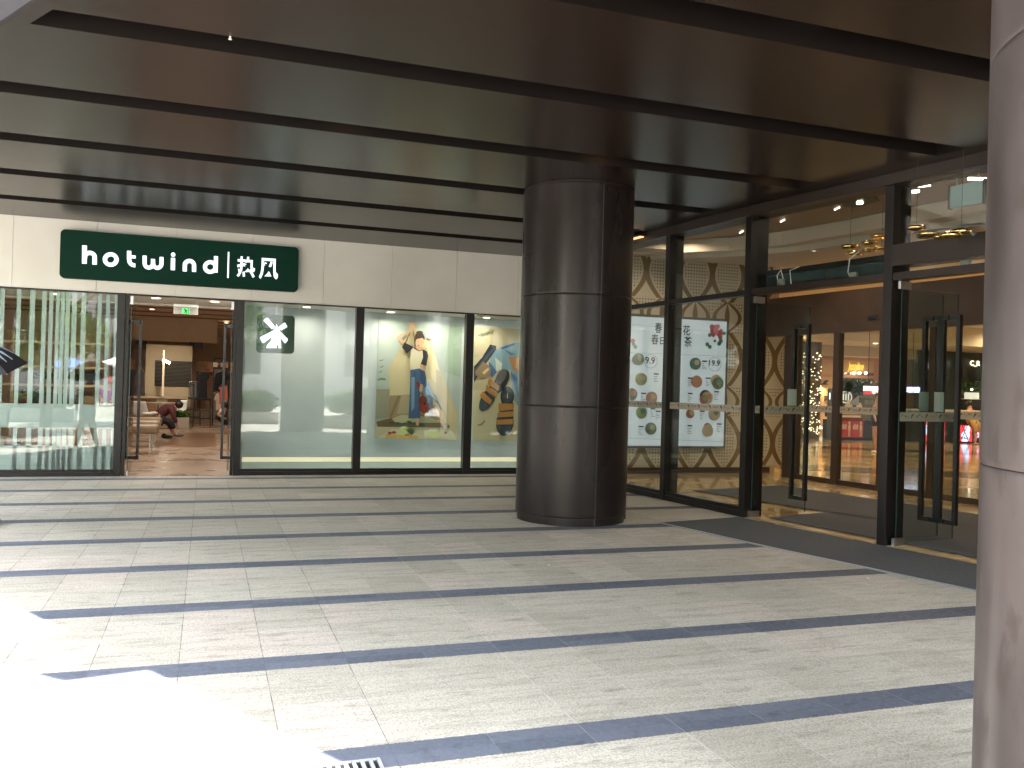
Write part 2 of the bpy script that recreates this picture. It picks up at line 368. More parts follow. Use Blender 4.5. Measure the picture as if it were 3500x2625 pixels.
# groove lights
WLAMP = mat('warm_lamp', (1, .50, .22), .5, emit=.9); 
LK = .175
def lamp(parent, loc, energy, size=.3, color=(1, .78, .52), typ='AREA', rot=None, spot=None):
    l = bpy.data.lights.new('lamp_light', typ); l.energy = energy*LK; l.color = color
    if typ == 'AREA': l.size = size; l.spread = radians(160)
    elif typ == 'SPOT': l.shadow_soft_size = size; l.spot_size = radians(spot or 80); l.spot_blend = .6
    else: l.shadow_soft_size = size
    o = bpy.data.objects.new('lamp_light', l); C.objects.link(o); o.location = loc
    if rot: o.rotation_euler = rot
    o.parent = parent; o.matrix_parent_inverse = world(parent).inverted(); return o
for i, (x, g, lit, lab) in enumerate(((3.98, 8.28, 1, 'small warm strip light in the ceiling groove left above the round column'), (6.30, 11.79, 2, 'bright orange strip light beside the top of the glass wall'),
        (6.2, 8.28, 1, 'faint strip light at the right end of the ceiling groove by the doors'), (3.84, 4.77, 0, 'unlit strip light at the panel joint high on the right'), (1.25, 8.28, .5, 'faintly glowing strip light in the groove over the shop sign end'))):
    t = thing('groove_light', lab, 'ceiling light', (x, g+GW-.02, ZC+.03), group='strip lights in the canopy grooves')
    MB().box(x-.2, g+GW-.05, ZC+.19, x+.2, g+GW-.01, ZC+.225).build('housing', STEEL, t)
    MB().box(x-.17, g+GW-.049, ZC+.175, x+.17, g+GW-.015, ZC+.189).build('diffuser', WLAMP if lit else WHITE, t)
    if lit: lamp(t, (x, g+.1, ZC+.17), 0.6*lit, .1, (1, .55, .22))
tl = thing('soffit_strip_light', 'glowing orange strip in the corner where ceiling meets the entrance glass', 'strip light', (6.44, 11.9, 3.93))
MB().obox(PA, DA, NA, 2.30, 2.62, -.16, -.07, 3.97, 4.0).build('housing', BLK, tl); MB().obox(PA, DA, NA, 2.31, 2.61, -.15, -.08, 3.955, 3.969).build('diffuser', WLAMP, tl)

sp_ = MB(); q_ = floorz(787, 124, ZC); sp_.cyl(q_.x, q_.y, ZC-.02, ZC-.001, .008, 10).cyl(q_.x, q_.y, ZC-.023, ZC-.020, .013, 12); tag(sp_.build('sprinkler', mat('sprinkler_white', (.5, .5, .48), .4)), 'tiny pale sprinkler head under the first long ceiling groove', 'sprinkler')
# ------------------------------------------------------------------ round columns
def stains(m, col, lo, hi, scale, stretch, amt):
    t = m.node_tree; p = t.nodes['Principled BSDF']; src = p.inputs['Base Color'].links[0].from_socket
    tc = t.nodes.new('ShaderNodeTexCoord'); mp = t.nodes.new('ShaderNodeMapping'); mp.inputs['Scale'].default_value = stretch; L(t, tc.outputs['Object'], mp.inputs[0])
    n = t.nodes.new('ShaderNodeTexNoise'); n.inputs['Scale'].default_value = scale; n.inputs['Detail'].default_value = 7; n.inputs['Roughness'].default_value = .62; L(t, mp.outputs[0], n.inputs[0])
    r = t.nodes.new('ShaderNodeMapRange'); r.inputs[1].default_value = lo; r.inputs[2].default_value = hi; r.inputs[4].default_value = amt; L(t, n.outputs[0], r.inputs[0])
    x = t.nodes.new('ShaderNodeMix'); x.data_type = 'RGBA'; x.inputs[7].default_value = (*col, 1); L(t, r.outputs[0], x.inputs[0]); L(t, src, x.inputs[6]); L(t, x.outputs[2], p.inputs['Base Color'])
COLN = mat('skylit_stained_cladding', (.056, .045, .046), .36, spec=.5, var=.42, vscale=2.3, vstretch=(1, 1, .4), roughvar=.2)  # paler lilac copy of column_cladding: sky light put into the base colour
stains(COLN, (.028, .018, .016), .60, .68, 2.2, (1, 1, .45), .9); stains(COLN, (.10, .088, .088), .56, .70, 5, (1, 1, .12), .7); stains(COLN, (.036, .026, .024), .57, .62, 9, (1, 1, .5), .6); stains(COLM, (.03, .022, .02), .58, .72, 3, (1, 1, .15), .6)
def column(cx, cy, label, seams, COLM=COLM):
    t = thing('round_column', label, 'column', (cx, cy, 0), group='bronze clad columns under the canopy'); R = .683
    MB().cyl(cx, cy, 0, .085, .662, 96).build('base_ring', COLM, t, smooth=False)
    for z0, z1 in ((.093, 1.3895), (1.3925, 2.7135), (2.7165, ZC-.012)):
        p = [(R-.003, z0), (R, z0+.003), (R, z0+.02), (R, z0+.2), (R, z1-.2), (R, z1-.02), (R, z1-.003), (R-.003, z1)]
        MB().lathe((cx, cy, 0), p, 96).build('shaft_panel', COLM, t, smooth=True)
    MB().cyl(cx, cy, .08, ZC+.01, R-.008, 64).build('core', mat('joint_dark', (.012, .009, .008), .6), t)
    for a in seams:
        d = V((sin(a), cos(a), 0)); q = V((cx, cy, 0)); n = V((d.y, -d.x, 0))
        MB().obox(q, d, n, R-.02, R+.0012, -.004, .004, .01, ZC-.01).build('seam', mat('seam_sealant', (.055, .047, .045), .5), t)
    return t
def azim(deg): return radians(deg)
column(4.29, 9.965, 'dark brown round column with clad panels standing in the middle of the forecourt', [radians(178.3), radians(273), radians(50), radians(110)])
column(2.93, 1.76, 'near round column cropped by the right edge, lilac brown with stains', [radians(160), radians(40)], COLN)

# ------------------------------------------------------------------ shop front
shop = thing('shop_building', 'cream fronted shoe and clothes shop with tall dark framed windows under the canopy', 'shop', (0, YS, 0))
for k in range(-4, 8):
    x0 = -2.873+1.18*k; x1 = min(x0+1.18, 6.1)
    if x0 > 6: continue
    MB().box(x0+.002, YS, 2.93, x1-.002, YS+.06, ZC).build('fascia_panel', CREAM, shop, bevel=.0015)
MB().box(-8, YS+.062, 2.96, 6.1, YS+.25, 9).build('wall', mat('pale_lilac_cladding', (.25, .23, .25), .6, var=.03), shop)
MB().box(-9.5, YS-.01, 4.62, 12, YS+.05, 14).build('upper_wall', mat('pale_lilac_cladding', (.25, .23, .25)), shop)
MB().box(-8, YS+.005, 2.905, 6.1, YS+.12, 2.928).build('head_rail', FR, shop)
def post(x0, x1, d=.14, z1=2.905, y0=-.012): return MB().box(x0, YS+y0, 0, x1, YS+d, z1).build('window_post', FR, shop, bevel=.003)
for a, b in ((-6.9, -6.77), (-3.75, -3.62), (-1.376, -1.262), (.452, .562), (2.428, 2.565), (4.42, 4.565), (6.0, 6.12)): post(a, b)
MB().box(-1.255, YS+.02, 0, -1.205, YS+.07, 2.9).build('door_jamb', FR, shop); MB().box(.40, YS+.02, 0, .448, YS+.07, 2.9).build('door_jamb', FR, shop)
wins = [(-6.77, -3.75), (-3.62, -1.376), (.562, 2.428), (2.565, 4.42), (4.565, 6.0)]
for i, (a, b) in enumerate(wins):
    w = MB(); w.box(a, YS, 0, b, YS+.12, .066).box(a, YS+.012, .068, b, YS+.10, .108)
    w = w.build('window', FR, shop); MB().box(a, YS+.03, .109, b, YS+.042, 2.904).build('pane', GL, w)
# frosted film of the left window: vertical stripes and two bands
FILM = mat('frosted_film', (.40, .45, .45), .55, alpha=.82, spec=.3)
fl = MB(); fy = YS+.056
def fx(u): return at(u, 800, fy, 0, 1000, 2.552).x
z_ = lambda v: at(500, v, fy, 0, 1000, 2.552).z
for k, (u0, u1) in enumerate(((-430, -400), (-330, -290), (-240, -215), (-170, -130), (-80, -50), (-20, 18), (125, 162), (240, 285), (345, 385), (408, 445), (468, 500), (508, 545), (553, 590), (608, 650), (690, 732), (830, 868), (905, 940), (980, 1003))):
    z0, z1 = .109, 2.9
    for za, zb in ((.109, z_(1337)-.002), (z_(1178)+.002, z_(1180)+.003), (z_(975)+.002, 2.9), (z_(1337)+.002, z_(1182)-.002)):
        if zb-za > .05: fl.box(fx(u0), fy, za, fx(u1), fy+.001, zb)
fl.box(-3.6, fy, .109, -1.385, fy+.001, z_(1337)); fl.box(-3.6, fy, z_(1180), -1.385, fy+.001, z_(975))
fl.build('frosted_film', FILM, shop)
fl = MB(); fl.box(-6.7, fy, .2, -3.8, fy+.001, 2.6); fl.build('frosted_film', FILM, shop)
# swing doors, both open inwards
def leaf(x, sgn, Pn=None):
    d = MB().box(x-.006, YS+.06, .03, x+.006, YS+.95, 2.80).build('door', [GL], shop)
    MB().box(x-.0062, YS+.052, .03, x+.0062, YS+.0595, 2.80).build('glass_edge', GEDGE, d)
    MB().box(x-.012, YS+.05, .005, x+.012, YS+.22, .075).build('pivot_shoe', STEEL, d)
    MB().box(x-.02, YS+.05, 2.76, x+.02, YS+.20, 2.89).build('top_patch', STEEL, d)
    h = MB(); yh = YS+.80
    for zz in (.20, 2.50): h.box(x-.095, yh, zz, x+.095, yh+.05, zz+.055)
    for s in (-1, 1): h.box(x+s*.095-.022, yh, .20, x+s*.095+.022, yh+.05, 2.555)
    h.build('handle', mat('handle_bronze', (.007, .008, .009), .35), d)
leaf(-1.17, 1); leaf(.375, -1)
# display window box
MB().box(.60, 16.45, .205, 6.0, 16.52, 2.93).build('display_wall', WALLW, shop)
MB().box(.56, YS+.15, .0, .60, 16.52, 2.93).build('display_side_wall', mat('side_panel', (.62, .60, .54), .7), shop)
MB().box(.60, YS+.13, .0, 6.0, 16.6, .105).build('display_plinth', mat('plinth_teal', (.35, .43, .42), .7), shop)
MB().box(.60, 16.56, .11, 6.0, 16.60, .23).build('cove_strip', mat('cove_glow', (.85, .74, .52), .6, emit=.38), shop)
def trough(a, b, c, d, holes=None): pass
CEIL = mat('shop_ceiling', (.62, .58, .52), .8, var=.03)
MB().box(-7.5, YS+.13, 2.935, 6.1, 17.1, 2.97).build('front_ceiling', CEIL, shop)
MB().box(-7.5, 17.1, 2.90, 6.1, 17.15, 3.4).build('ceiling_drop', CEIL, shop)
mb = MB().box(-7.5, 17.15, 3.30, 6.1, 37, 3.36)
mb.build('rear_ceiling', mat('plank_ceiling', (.42, .30, .20), .7, var=.25, vscale=2, vstretch=(.3, 6, 1)), shop)
for k in range(9): MB().box(-7.4, 18+k*1.6, 3.27, 6, 18.05+k*1.6, 3.298).build('ceiling_batten', mat('batten', (.16, .11, .08), .7), shop)
MB().box(-7.5, 26.3, 2.62, .25, 26.36, 3.30).build('bulkhead', BEIGE, shop)
MB().box(-7.5, 36.9, 0, 6.1, 37, 3.3).build('back_wall', BEIGE, shop)
MB().box(-7.6, YS+.14, 0, -7.5, 37, 3.3).build('side_wall', BEIGE, shop); MB().box(6.0, 16.62, 0, 6.1, 37, 3.3).build('side_wall', BEIGE, shop)
MB().box(-7.6, YS+.1, 3.37, 6.2, 37.1, 3.5).build('roof', FR, shop)
sf = MB().poly([(-7.5, YS+.002, .004), (6.05, YS+.002, .004), (6.05, 37, .004), (-7.5, 37, .004)])
struct('shop_floor', sf, mat('shop_floor_vinyl', (.33, .22, .15), .30, spec=.5, var=.12, vscale=1.3, roughvar=.3))
struct('wood_floor_inlay', MB().poly([(-1.25, 21.6, .008), (.26, 21.6, .008), (.28, 27.2, .008), (-1.25, 27.2, .008)]), mat('parquet', (.20, .10, .05), .28, var=.35, vscale=2.5, vstretch=(1, 5, 1)))

# main sign
YG = 15.10; g = lambda x, y, Y=YG: at(x, y, Y, 180, 760, 2.572)
sg = thing('shop_sign', 'long dark green signboard with glowing white letters over the shop door', 'shop sign', (-.4, YG, 3.1))
a = g(64, 265); b = g(2160, 420); top = (g(72, 52).z+g(2168, 225).z)/2; bot = (g(55, 478).z+g(2152, 620).z)/2
MB().prism(rrect(a.x, bot, b.x, top, .07, YG), (0, .10, 0)).build('sign_panel', GREEN, sg, bevel=.004)
MB().box(a.x+.3, YG+.10, bot+.15, b.x-.3, YS-.001, top-.15).build('mounting', BLK, sg)
LET = mat('letter_white', (.50, .56, .60), .5, emit=1.0)
def arc(cx, cy, rx, ry, a0, a1, n=14): return [(cx+rx*cos(radians(a0+(a1-a0)*i/n)), cy-ry*sin(radians(a0+(a1-a0)*i/n))) for i in range(n+1)]
def letter(strokes, w=34):
    mb = MB()
    for i, (st, ww) in enumerate(strokes): ribbon(mb, [g(x, y, YG-.022-.0015*i) for x, y in st], ww*.00185, .022+.0015*i)
    mb.build('letter', LET, sg)
letter([([(280, 203), (278, 362)], 35), ([(281, 320)]+arc(325, 303, 43, 36, 170, 0, 12)+[(368, 370)], 34)])
letter([(arc(510, 326, 51, 46, 0, 370, 32), 33)])
letter([([(672, 250), (672, 325)]+arc(722, 335, 48, 42, 180, 262, 8)+[(726, 377)], 33), ([(657, 300), (729, 304)], 24)])
letter([([(808, 292), (808, 355)]+arc(845, 358, 37, 40, 180, 360, 12)+[(882, 322)], 32), ([(882, 352)]+arc(920, 360, 37, 40, 180, 360, 12)+[(957, 304)], 32)])
letter([([(1058, 312), (1056, 419)], 34), (arc(1059, 283, 9, 9, 0, 370, 16), 19)])
letter([([(1161, 430), (1162, 372)]+arc(1202, 378, 41, 40, 172, 4, 12)+[(1243, 434)], 34)])
letter([(arc(1385, 392, 46, 43, 0, 370, 30), 33), ([(1436, 297), (1433, 440)], 34)])
mb = MB(); ribbon(mb, [g(1547, 260, YG-.02), g(1541, 487, YG-.02)], .024, .02); mb.build('divider', LET, sg)
for ch, x0, y1, x1, y0 in (('热', 1617, 476, 1782, 318), ('风', 1812, 494, 1985, 333)):
    p = g(x0, y1, YG-.022); q = g(x1, y0, YG-.022); text('character', ch, LET, sg, p, q.x-p.x, (q.z-p.z)+.02, -.021, bold=.022)

# windmill sign behind the glass
YW = 15.46; q8 = lambda x, y, Y=YW: at(x, y, Y, 850, 1040, 8.295)
lg = thing('logo_sign', 'square green box sign with a glowing white windmill behind the glass', 'logo sign', (1.1, YW, 2.1))
a = q8(228, 850); b = q8(1300, 850); MB().prism(rrect(a.x, q8(700, 1385).z, b.x, q8(700, 300).z, .06, YW), (0, .10, 0)).build('sign_box', mat('logo_green', (.004, .034, .012), .18, spec=.5), lg, bevel=.006)
wm = MB()
for P in ([(420, 460), (430, 440), (500, 385), (545, 385), (755, 640), (700, 690), (650, 700)], [(835, 655), (1010, 522), (1030, 525), (1095, 630), (1080, 655), (920, 735), (895, 725)],
          [(790, 555), (825, 655), (890, 770), (1110, 985), (1105, 1020), (1045, 1105), (1015, 1095), (895, 925), (920, 1245), (850, 1245), (845, 1170), (825, 1145), (800, 1170), (790, 1240), (500, 1240), (525, 1150), (625, 1045), (650, 930), (425, 1100), (395, 1095), (315, 950), (330, 930), (680, 755), (760, 665)]):
    wm.prism([q8(x, y, YW-.012) for x, y in P], (0, .011, 0))
wm.build('windmill', mat('windmill_white', (.80, .9, .95), .5, emit=.8), lg)
MB().tube([(1.1, YW+.05, q8(700, 300).z), (1.1, YW+.05, 2.935)], .006).build('hanger', STEEL, lg)

# posters in the window; every poster is one flat printed sheet
def art(name, parent, Y, layers, s, ox, oy, step=.0009):
    mb = MB(); ms = []; mi = {}
    for k, (col, P) in enumerate(layers):
        if col not in mi: mi[col] = len(ms); ms.append(mat('print_%d_%d_%d' % col, S(*col), .55))
        mb.poly([at(x, y, Y-step*k, ox, oy, s) for x, y in P], mi[col])
    return mb.build(name, ms, parent)
def ell(cx, cy, rx, ry, n=18, a=0):
    o = []
    for i in range(n):
        t = 2*pi*i/n; X = rx*cos(t); Y = ry*sin(t); o.append((cx+X*cos(a)-Y*sin(a), cy+X*sin(a)+Y*cos(a)))
    return o
p1 = thing('fashion_poster', 'large poster of a woman in a white top and jeans holding a red ukulele', 'poster', (3.85, 16.42, .55))
YP = 16.435
Q = [(75, 125), (905, 180), (862, 1328), (25, 1305)]
MB().prism([at(x, y, YP+.004, 1270, 1050, 2.911) for x, y in Q], (0, .008, 0)).build('backing', WHITE, p1)
rnd = random.Random(3)
lay = [((164, 176, 170), Q),
 ((174, 184, 178), [(75, 130), (500, 155), (470, 900), (50, 900)]), ((150, 168, 152), [(780, 175), (900, 185), (885, 700), (720, 640)]),
 ((198, 184, 148), [(400, 190), (860, 1180), (820, 1200), (140, 1190), (180, 900), (165, 620)]), ((210, 192, 145), [(420, 180), (560, 340), (855, 1150), (600, 1180), (500, 500)]),
 ((222, 203, 152), [(545, 380), (600, 370), (720, 780), (690, 800), (600, 720)]), ((185, 176, 140), [(640, 620), (700, 640), (850, 1120), (820, 1170), (650, 980)]),
 ((192, 176, 140), [(700, 700), (860, 1060), (850, 1190), (760, 1190), (640, 860)]),
 ((205, 180, 130), [(565, 340), (600, 315), (610, 330), (580, 360), (548, 310), (540, 318)]),
 ((150, 130, 100), [(180, 880), (380, 870), (480, 890), (640, 1000), (700, 1120), (200, 1130), (160, 1090)]), ((128, 108, 82), [(260, 880), (290, 885), (200, 1095), (180, 1090)]),
 ((168, 152, 122), [(300, 875), (480, 880), (640, 1040), (250, 1060)]),
 ((142, 140, 120), [(50, 815), (180, 815), (165, 1100), (40, 1110)]), ((112, 88, 60), [(45, 1140), (200, 1100), (420, 1120), (760, 1160), (800, 1225), (60, 1190)]),
 ((180, 172, 140), [(200, 1110), (300, 1070), (420, 1080), (560, 1090), (700, 1150), (240, 1150)]), ((186, 176, 146), [(45, 1190), (870, 1200), (860, 1325), (28, 1300)]),
 ((205, 196, 165), [(200, 1215), (800, 1225), (850, 1322), (60, 1302)])]
lay += [((66, 84, 60), ell(200+60*k, 1160+rnd.uniform(-14, 14), 34, 14, 8, rnd.uniform(-.5, .5))) for k in range(6)]
lay += [((200, 205, 140), ell(325, 1228, 56, 44)), ((215, 216, 170), ell(325, 1200, 44, 12)), ((200, 204, 135), ell(615, 1258, 62, 46)), ((226, 226, 190), ell(615, 1225, 50, 13)),
 ((205, 168, 100), [(135, 1262), (262, 1268), (255, 1306), (142, 1302)]), ((205, 168, 100), [(262, 1272), (465, 1280), (458, 1312), (266, 1306)]),
 ((165, 60, 70), ell(180, 1252, 20, 16)), ((150, 50, 60), ell(222, 1246, 24, 14)), ((190, 110, 60), ell(352, 1272, 24, 12))]
for k in range(13):
    a_ = -2.5+k*.17; lay.append(((60+5*k % 30, 92, 58), [(395, 1270), (395+90*cos(a_)-6, 1255+88*sin(a_)), (408, 1262)]))
for x0, y0 in ((70, 525), (75, 590), (60, 640)): lay.append(((70, 88, 80), [(x0, y0+8), (x0+55, y0-8), (x0+30, y0+8)]))
for k in range(6): lay.append(((96, 130, 70), ell(72+12*k, 700+rnd.uniform(-8, 28), 14, 7, 8, rnd.uniform(-1, 1))))
JE = (62, 88, 122); JL = (92, 122, 150)
lay += [((120, 90, 60), [(395, 205), (410, 205), (345, 360), (330, 355)]), ((140, 108, 72), [(400, 200), (412, 198), (440, 350), (428, 355)]),
 ((196, 156, 124), [(372, 150), (436, 150), (422, 205), (430, 228), (398, 240), (290, 300), (325, 352), (305, 372), (250, 300), (262, 288), (376, 228)]),
 ((38, 36, 44), [(325, 350), (420, 395), (395, 420), (352, 462), (304, 402)]), ((206, 196, 170), [(420, 398), (520, 420), (548, 470), (510, 520), (490, 610), (386, 622), (382, 520), (392, 430)]),
 ((44, 42, 52), [(516, 420), (552, 440), (564, 480), (545, 585), (488, 565), (512, 500), (508, 440)]), ((34, 32, 38), [(424, 395), (470, 425), (516, 420), (512, 432), (468, 438), (418, 408)]),
 ((196, 152, 120), [(484, 566), (526, 585), (522, 700), (505, 790), (480, 850), (466, 820), (490, 740)]),
 ((196, 156, 126), [(432, 380), (516, 400), (505, 428), (470, 432), (430, 400)]), ((60, 44, 36), ell(478, 296, 47, 46)), ((62, 46, 38), ell(478, 254, 34, 20)), ((70, 50, 38), [(430, 300), (440, 400), (428, 390), (424, 320)]),
 ((205, 164, 134), ell(481, 345, 41, 55, 20, .18)), ((60, 44, 36), [(434, 310), (470, 285), (526, 290), (530, 330), (505, 305), (450, 318), (436, 340)]), ((120, 70, 60), ell(468, 382, 12, 4, 10, .3)), ((64, 48, 42), ell(464, 342, 7, 2.5, 8)), ((64, 48, 42), ell(500, 346, 7, 2.5, 8)),
 (JE, [(386, 625), (482, 608), (500, 700), (486, 800), (482, 1110), (366, 1106), (384, 800)]), (JL, [(500, 640), (540, 690), (612, 850), (606, 1082), (555, 1085), (520, 900), (490, 820)]),
 ((50, 74, 108), [(482, 612), (530, 640), (560, 760), (540, 800), (500, 780), (486, 700)]), ((110, 140, 165), [(396, 700), (430, 690), (425, 1000), (396, 1040)]), ((46, 66, 96), [(420, 640), (436, 640), (434, 700), (424, 700)]),
 ((120, 150, 165), [(540, 690), (620, 870), (690, 1010), (640, 960), (560, 800)]), ((90, 110, 100), [(610, 850), (640, 880), (705, 1030), (670, 1000)]),
 ((196, 160, 128), [(612, 920), (650, 960), (725, 1130), (742, 1200), (715, 1200), (630, 1010)]), ((200, 164, 132), [(436, 1110), (474, 1106), (468, 1180), (440, 1170)]), ((190, 178, 160), [(712, 1185), (760, 1150), (748, 1255), (722, 1235)]), ((170, 90, 70), ell(736, 1250, 12, 12)),
 ((196, 152, 120), [(482, 765), (512, 770), (500, 850), (475, 835)]),
 ((120, 34, 30), [(442, 742), (466, 736), (486, 780), (470, 800), (446, 778)]), ((150, 110, 80), [(480, 840), (500, 836), (522, 920), (505, 925)]), ((112, 36, 28), ell(512, 930, 44, 50)), ((118, 36, 28), ell(530, 1000, 56, 54)), ((132, 48, 34), ell(528, 998, 42, 40)), ((40, 18, 14), ell(528, 958, 15, 16)), ((40, 20, 16), [(532, 1000), (558, 994), (560, 1002), (534, 1008)]), ((90, 66, 52), [(500, 850), (510, 848), (528, 950), (520, 952)])]
art('print', p1, YP, lay, 2.911, 1270, 1050)
p2 = thing('sandal_poster', 'poster of tan strapped sandals and blue cloth on sand, cut off by the column', 'poster', (5.4, 16.42, .55))
Q = [(1022, 188), (1900, 240), (1880, 1345), (1003, 1325)]
MB().prism([at(x, y, YP+.004, 1270, 1050, 2.911) for x, y in Q], (0, .008, 0)).build('backing', WHITE, p2)
TAN = (172, 122, 62); SOLE = (34, 38, 46); SL = (58, 70, 84)
lay = [((184, 172, 140), Q), ((194, 182, 150), [(1010, 820), (1900, 860), (1880, 1345), (1003, 1325)]), ((170, 160, 132), [(1022, 200), (1500, 220), (1400, 420), (1018, 500)]),
 ((122, 150, 164), [(1185, 470), (1280, 400), (1420, 350), (1700, 380), (1600, 800), (1450, 980), (1410, 900), (1380, 620), (1260, 640), (1180, 560)]), ((60, 96, 140), [(1170, 540), (1250, 640), (1200, 700), (1160, 640)]),
 ((64, 100, 146), [(1280, 405), (1420, 355), (1430, 375), (1300, 420)]), ((70, 104, 146), [(1380, 640), (1450, 700), (1460, 900), (1440, 850)]), ((190, 196, 186), [(1230, 500), (1300, 560), (1290, 620), (1240, 640)]), ((78, 112, 150), [(1320, 420), (1430, 470), (1380, 480)]),
 ((170, 120, 70), [(1365, 490), (1440, 490), (1500, 560), (1480, 660), (1400, 620)]), ((196, 146, 92), [(1440, 500), (1500, 520), (1480, 640), (1430, 600)]),
 (SOLE, [(1020, 590), (1100, 500), (1180, 370), (1240, 385), (1240, 420), (1200, 470), (1080, 640), (1020, 750)]), (SL, [(1030, 610), (1190, 420), (1215, 430), (1060, 650), (1020, 710)]),
 ((140, 118, 88), [(1030, 640), (1110, 540), (1190, 600), (1180, 680), (1090, 710), (1040, 680)]), ((206, 186, 150), [(1100, 650), (1160, 600), (1170, 620), (1120, 670)]),
 (SOLE, ell(1160, 900, 62, 150, 24, .52)), (SOLE, ell(1290, 740, 62, 130, 24, .5)), (SL, ell(1130, 950, 48, 88, 20, .55)), ((96, 92, 90), ell(1290, 690, 44, 84, 20, .5)),
 (TAN, [(1160, 720), (1180, 708), (1275, 785), (1258, 830), (1155, 770)]), (TAN, [(1140, 770), (1160, 785), (1255, 850), (1238, 900), (1135, 830)]), (TAN, [(1075, 880), (1105, 835), (1200, 925), (1180, 970), (1120, 930)]), (SOLE, [(1105, 835), (1230, 905), (1200, 925)]),
 (SOLE, ell(1350, 890, 68, 100, 24, .05)), ((54, 62, 72), ell(1350, 880, 52, 80, 20, .05)), (SOLE, ell(1326, 1150, 88, 130, 26, .1)), (SL, ell(1322, 1180, 72, 88, 22, .05)), (SOLE, [(1290, 950), (1412, 950), (1412, 1180), (1240, 1180)]),
 (TAN, [(1264, 955), (1405, 960), (1412, 1020), (1262, 1035)]), (TAN, [(1256, 1045), (1412, 1035), (1412, 1088), (1250, 1096)]), (TAN, [(1240, 1120), (1408, 1112), (1405, 1165), (1238, 1170)]), ((208, 202, 180), ell(1352, 880, 5, 32, 10)),
 ((120, 110, 84), ell(1095, 1160, 46, 6, 10, -.5)), ((124, 112, 84), ell(1105, 1150, 40, 5, 10, -.9)), ((128, 116, 90), ell(1085, 1170, 40, 4, 10, .1))]
for k in range(9): lay.append(((104, 112, 84), ell(1090+14*k, 262-5*k+10*(k % 3), 24, 5, 8, -.4-.1*k)))
art('print', p2, YP, lay, 2.911, 1270, 1050)
MB().box(2.78, 16.44, .62, 2.86, 16.449, .71).build('wall_socket', mat('socket_grey', (.5, .55, .5), .5)); so_ = bpy.data.objects['wall_socket']; tag(so_, 'small pale wall socket at the lower left of the ukulele poster', 'socket')

# display downlights and lights of the shop's front ceiling
DL = mat('downlight_lens', (1, .86, .62), .5, emit=10); RING = mat('downlight_ring', (.62, .60, .55), .5)
DL2 = mat('small_lens', (1, .86, .62), .5, emit=1.6)
def downlight(x, y, z, label, e=14, r=.075, group='round downlights in the shop ceiling', size=.08, col=(1, .89, .74)):
    t = thing('downlight', label, 'ceiling light', (x, y, z), group=group)
    MB().lathe((x, y, z), [(r+.02, -.001), (r+.02, -.012), (r, -.014), (r, -.002)], 24).build('trim_ring', RING, t); MB().cyl(x, y, z-.008, z-.004, r, 20).build('lens', DL if r > .04 else DL2, t)
    if e: lamp(t, (x, y, z-.03), e, size, col)
    return t
downlight(1.65, 15.95, 2.935, 'downlight above the blank display wall right of the windmill sign', 6)
downlight(3.18, 16.02, 2.935, 'bright downlight above the left side of the ukulele poster', 6.5)
downlight(4.10, 16.05, 2.935, 'pair spot downlight above the right side of the ukulele poster', 5.5, .03)
downlight(5.05, 16.05, 2.935, 'downlight above the sandal poster', 7)
downlight(.09, 15.85, 2.935, 'bright downlight just inside the shop door, right of the exit sign', 7)
downlight(-.84, 15.82, 2.935, 'downlight just inside the shop door, left of the exit sign', 6)
downlight(-2.4, 16.1, 2.935, 'downlight above the frosted stripe window', 7)
for i, (x, y, lab) in enumerate(((-.95, 19, 'downlight deeper in the shop behind the left door handle'), (.35, 21.5, 'round lamp on the shop ceiling right of the exit sign'), (-3, 20, 'ceiling lamp over the shelves behind the striped window'), (.5, 27, 'lamp cluster over the clothes racks'),
        (-1.3, 23, 'ceiling lamp over the seated woman'), (-1.2, 30, 'lamp above the slatted white panel'), (-4, 27, 'rear shop lamp over the left wall'), (2.5, 24, 'lamp behind the display box'), (1.6, 33, 'rear shop lamp over the racks at the back'))):
    downlight(x, y, 3.262, lab, 17, .06)
# exit sign
ex = thing('exit_sign', 'small hanging exit sign with green running figure inside the shop door', 'exit sign', (-.38, 15.95, 2.7))
Ye = 15.95; e_ = lambda x, y: at(x, y, Ye, 400, 1000, 2.553); a = e_(495, 97); b = e_(707, 195)
MB().box(a.x, Ye, a.z-.045, b.x, Ye+.03, a.z).build('sign_rail', WHITE, ex); MB().box(a.x, Ye+.01, b.z, b.x, Ye+.018, a.z-.046).build('sign_plate', mat('grey_acrylic', (.30, .30, .27), .3, alpha=.75), ex)
a = e_(568, 132); b = e_(632, 188); m_ = MB(); m_.box(a.x, Ye+.006, b.z, b.x, Ye+.0095, a.z); m_.build('pictogram_field', mat('exit_green', (.10, .55, .16), .5, emit=.5), ex)
m_ = MB()
for P in ([(585, 140), (596, 138), (600, 150), (590, 152)], [(588, 152), (604, 150), (612, 165), (600, 172), (592, 166)], [(600, 168), (612, 172), (606, 186), (600, 185)], [(592, 166), (598, 172), (580, 182), (576, 178)], [(604, 152), (620, 160), (618, 164), (602, 158)], [(616, 138), (627, 138), (627, 186), (622, 186), (622, 144), (616, 144)]):
    m_.poly([at(x, y, Ye+.004, 400, 1000, 2.553) for x, y in P])
m_.build('running_figure', mat('exit_dark', (.01, .10, .03), .5), ex)
MB().tube([(-.55, Ye+.02, 2.86), (-.55, Ye+.02, 2.935)], .005).build('hanger', STEEL, ex); MB().tube([(-.2, Ye+.02, 2.86), (-.2, Ye+.02, 2.935)], .005).build('hanger', STEEL, ex)

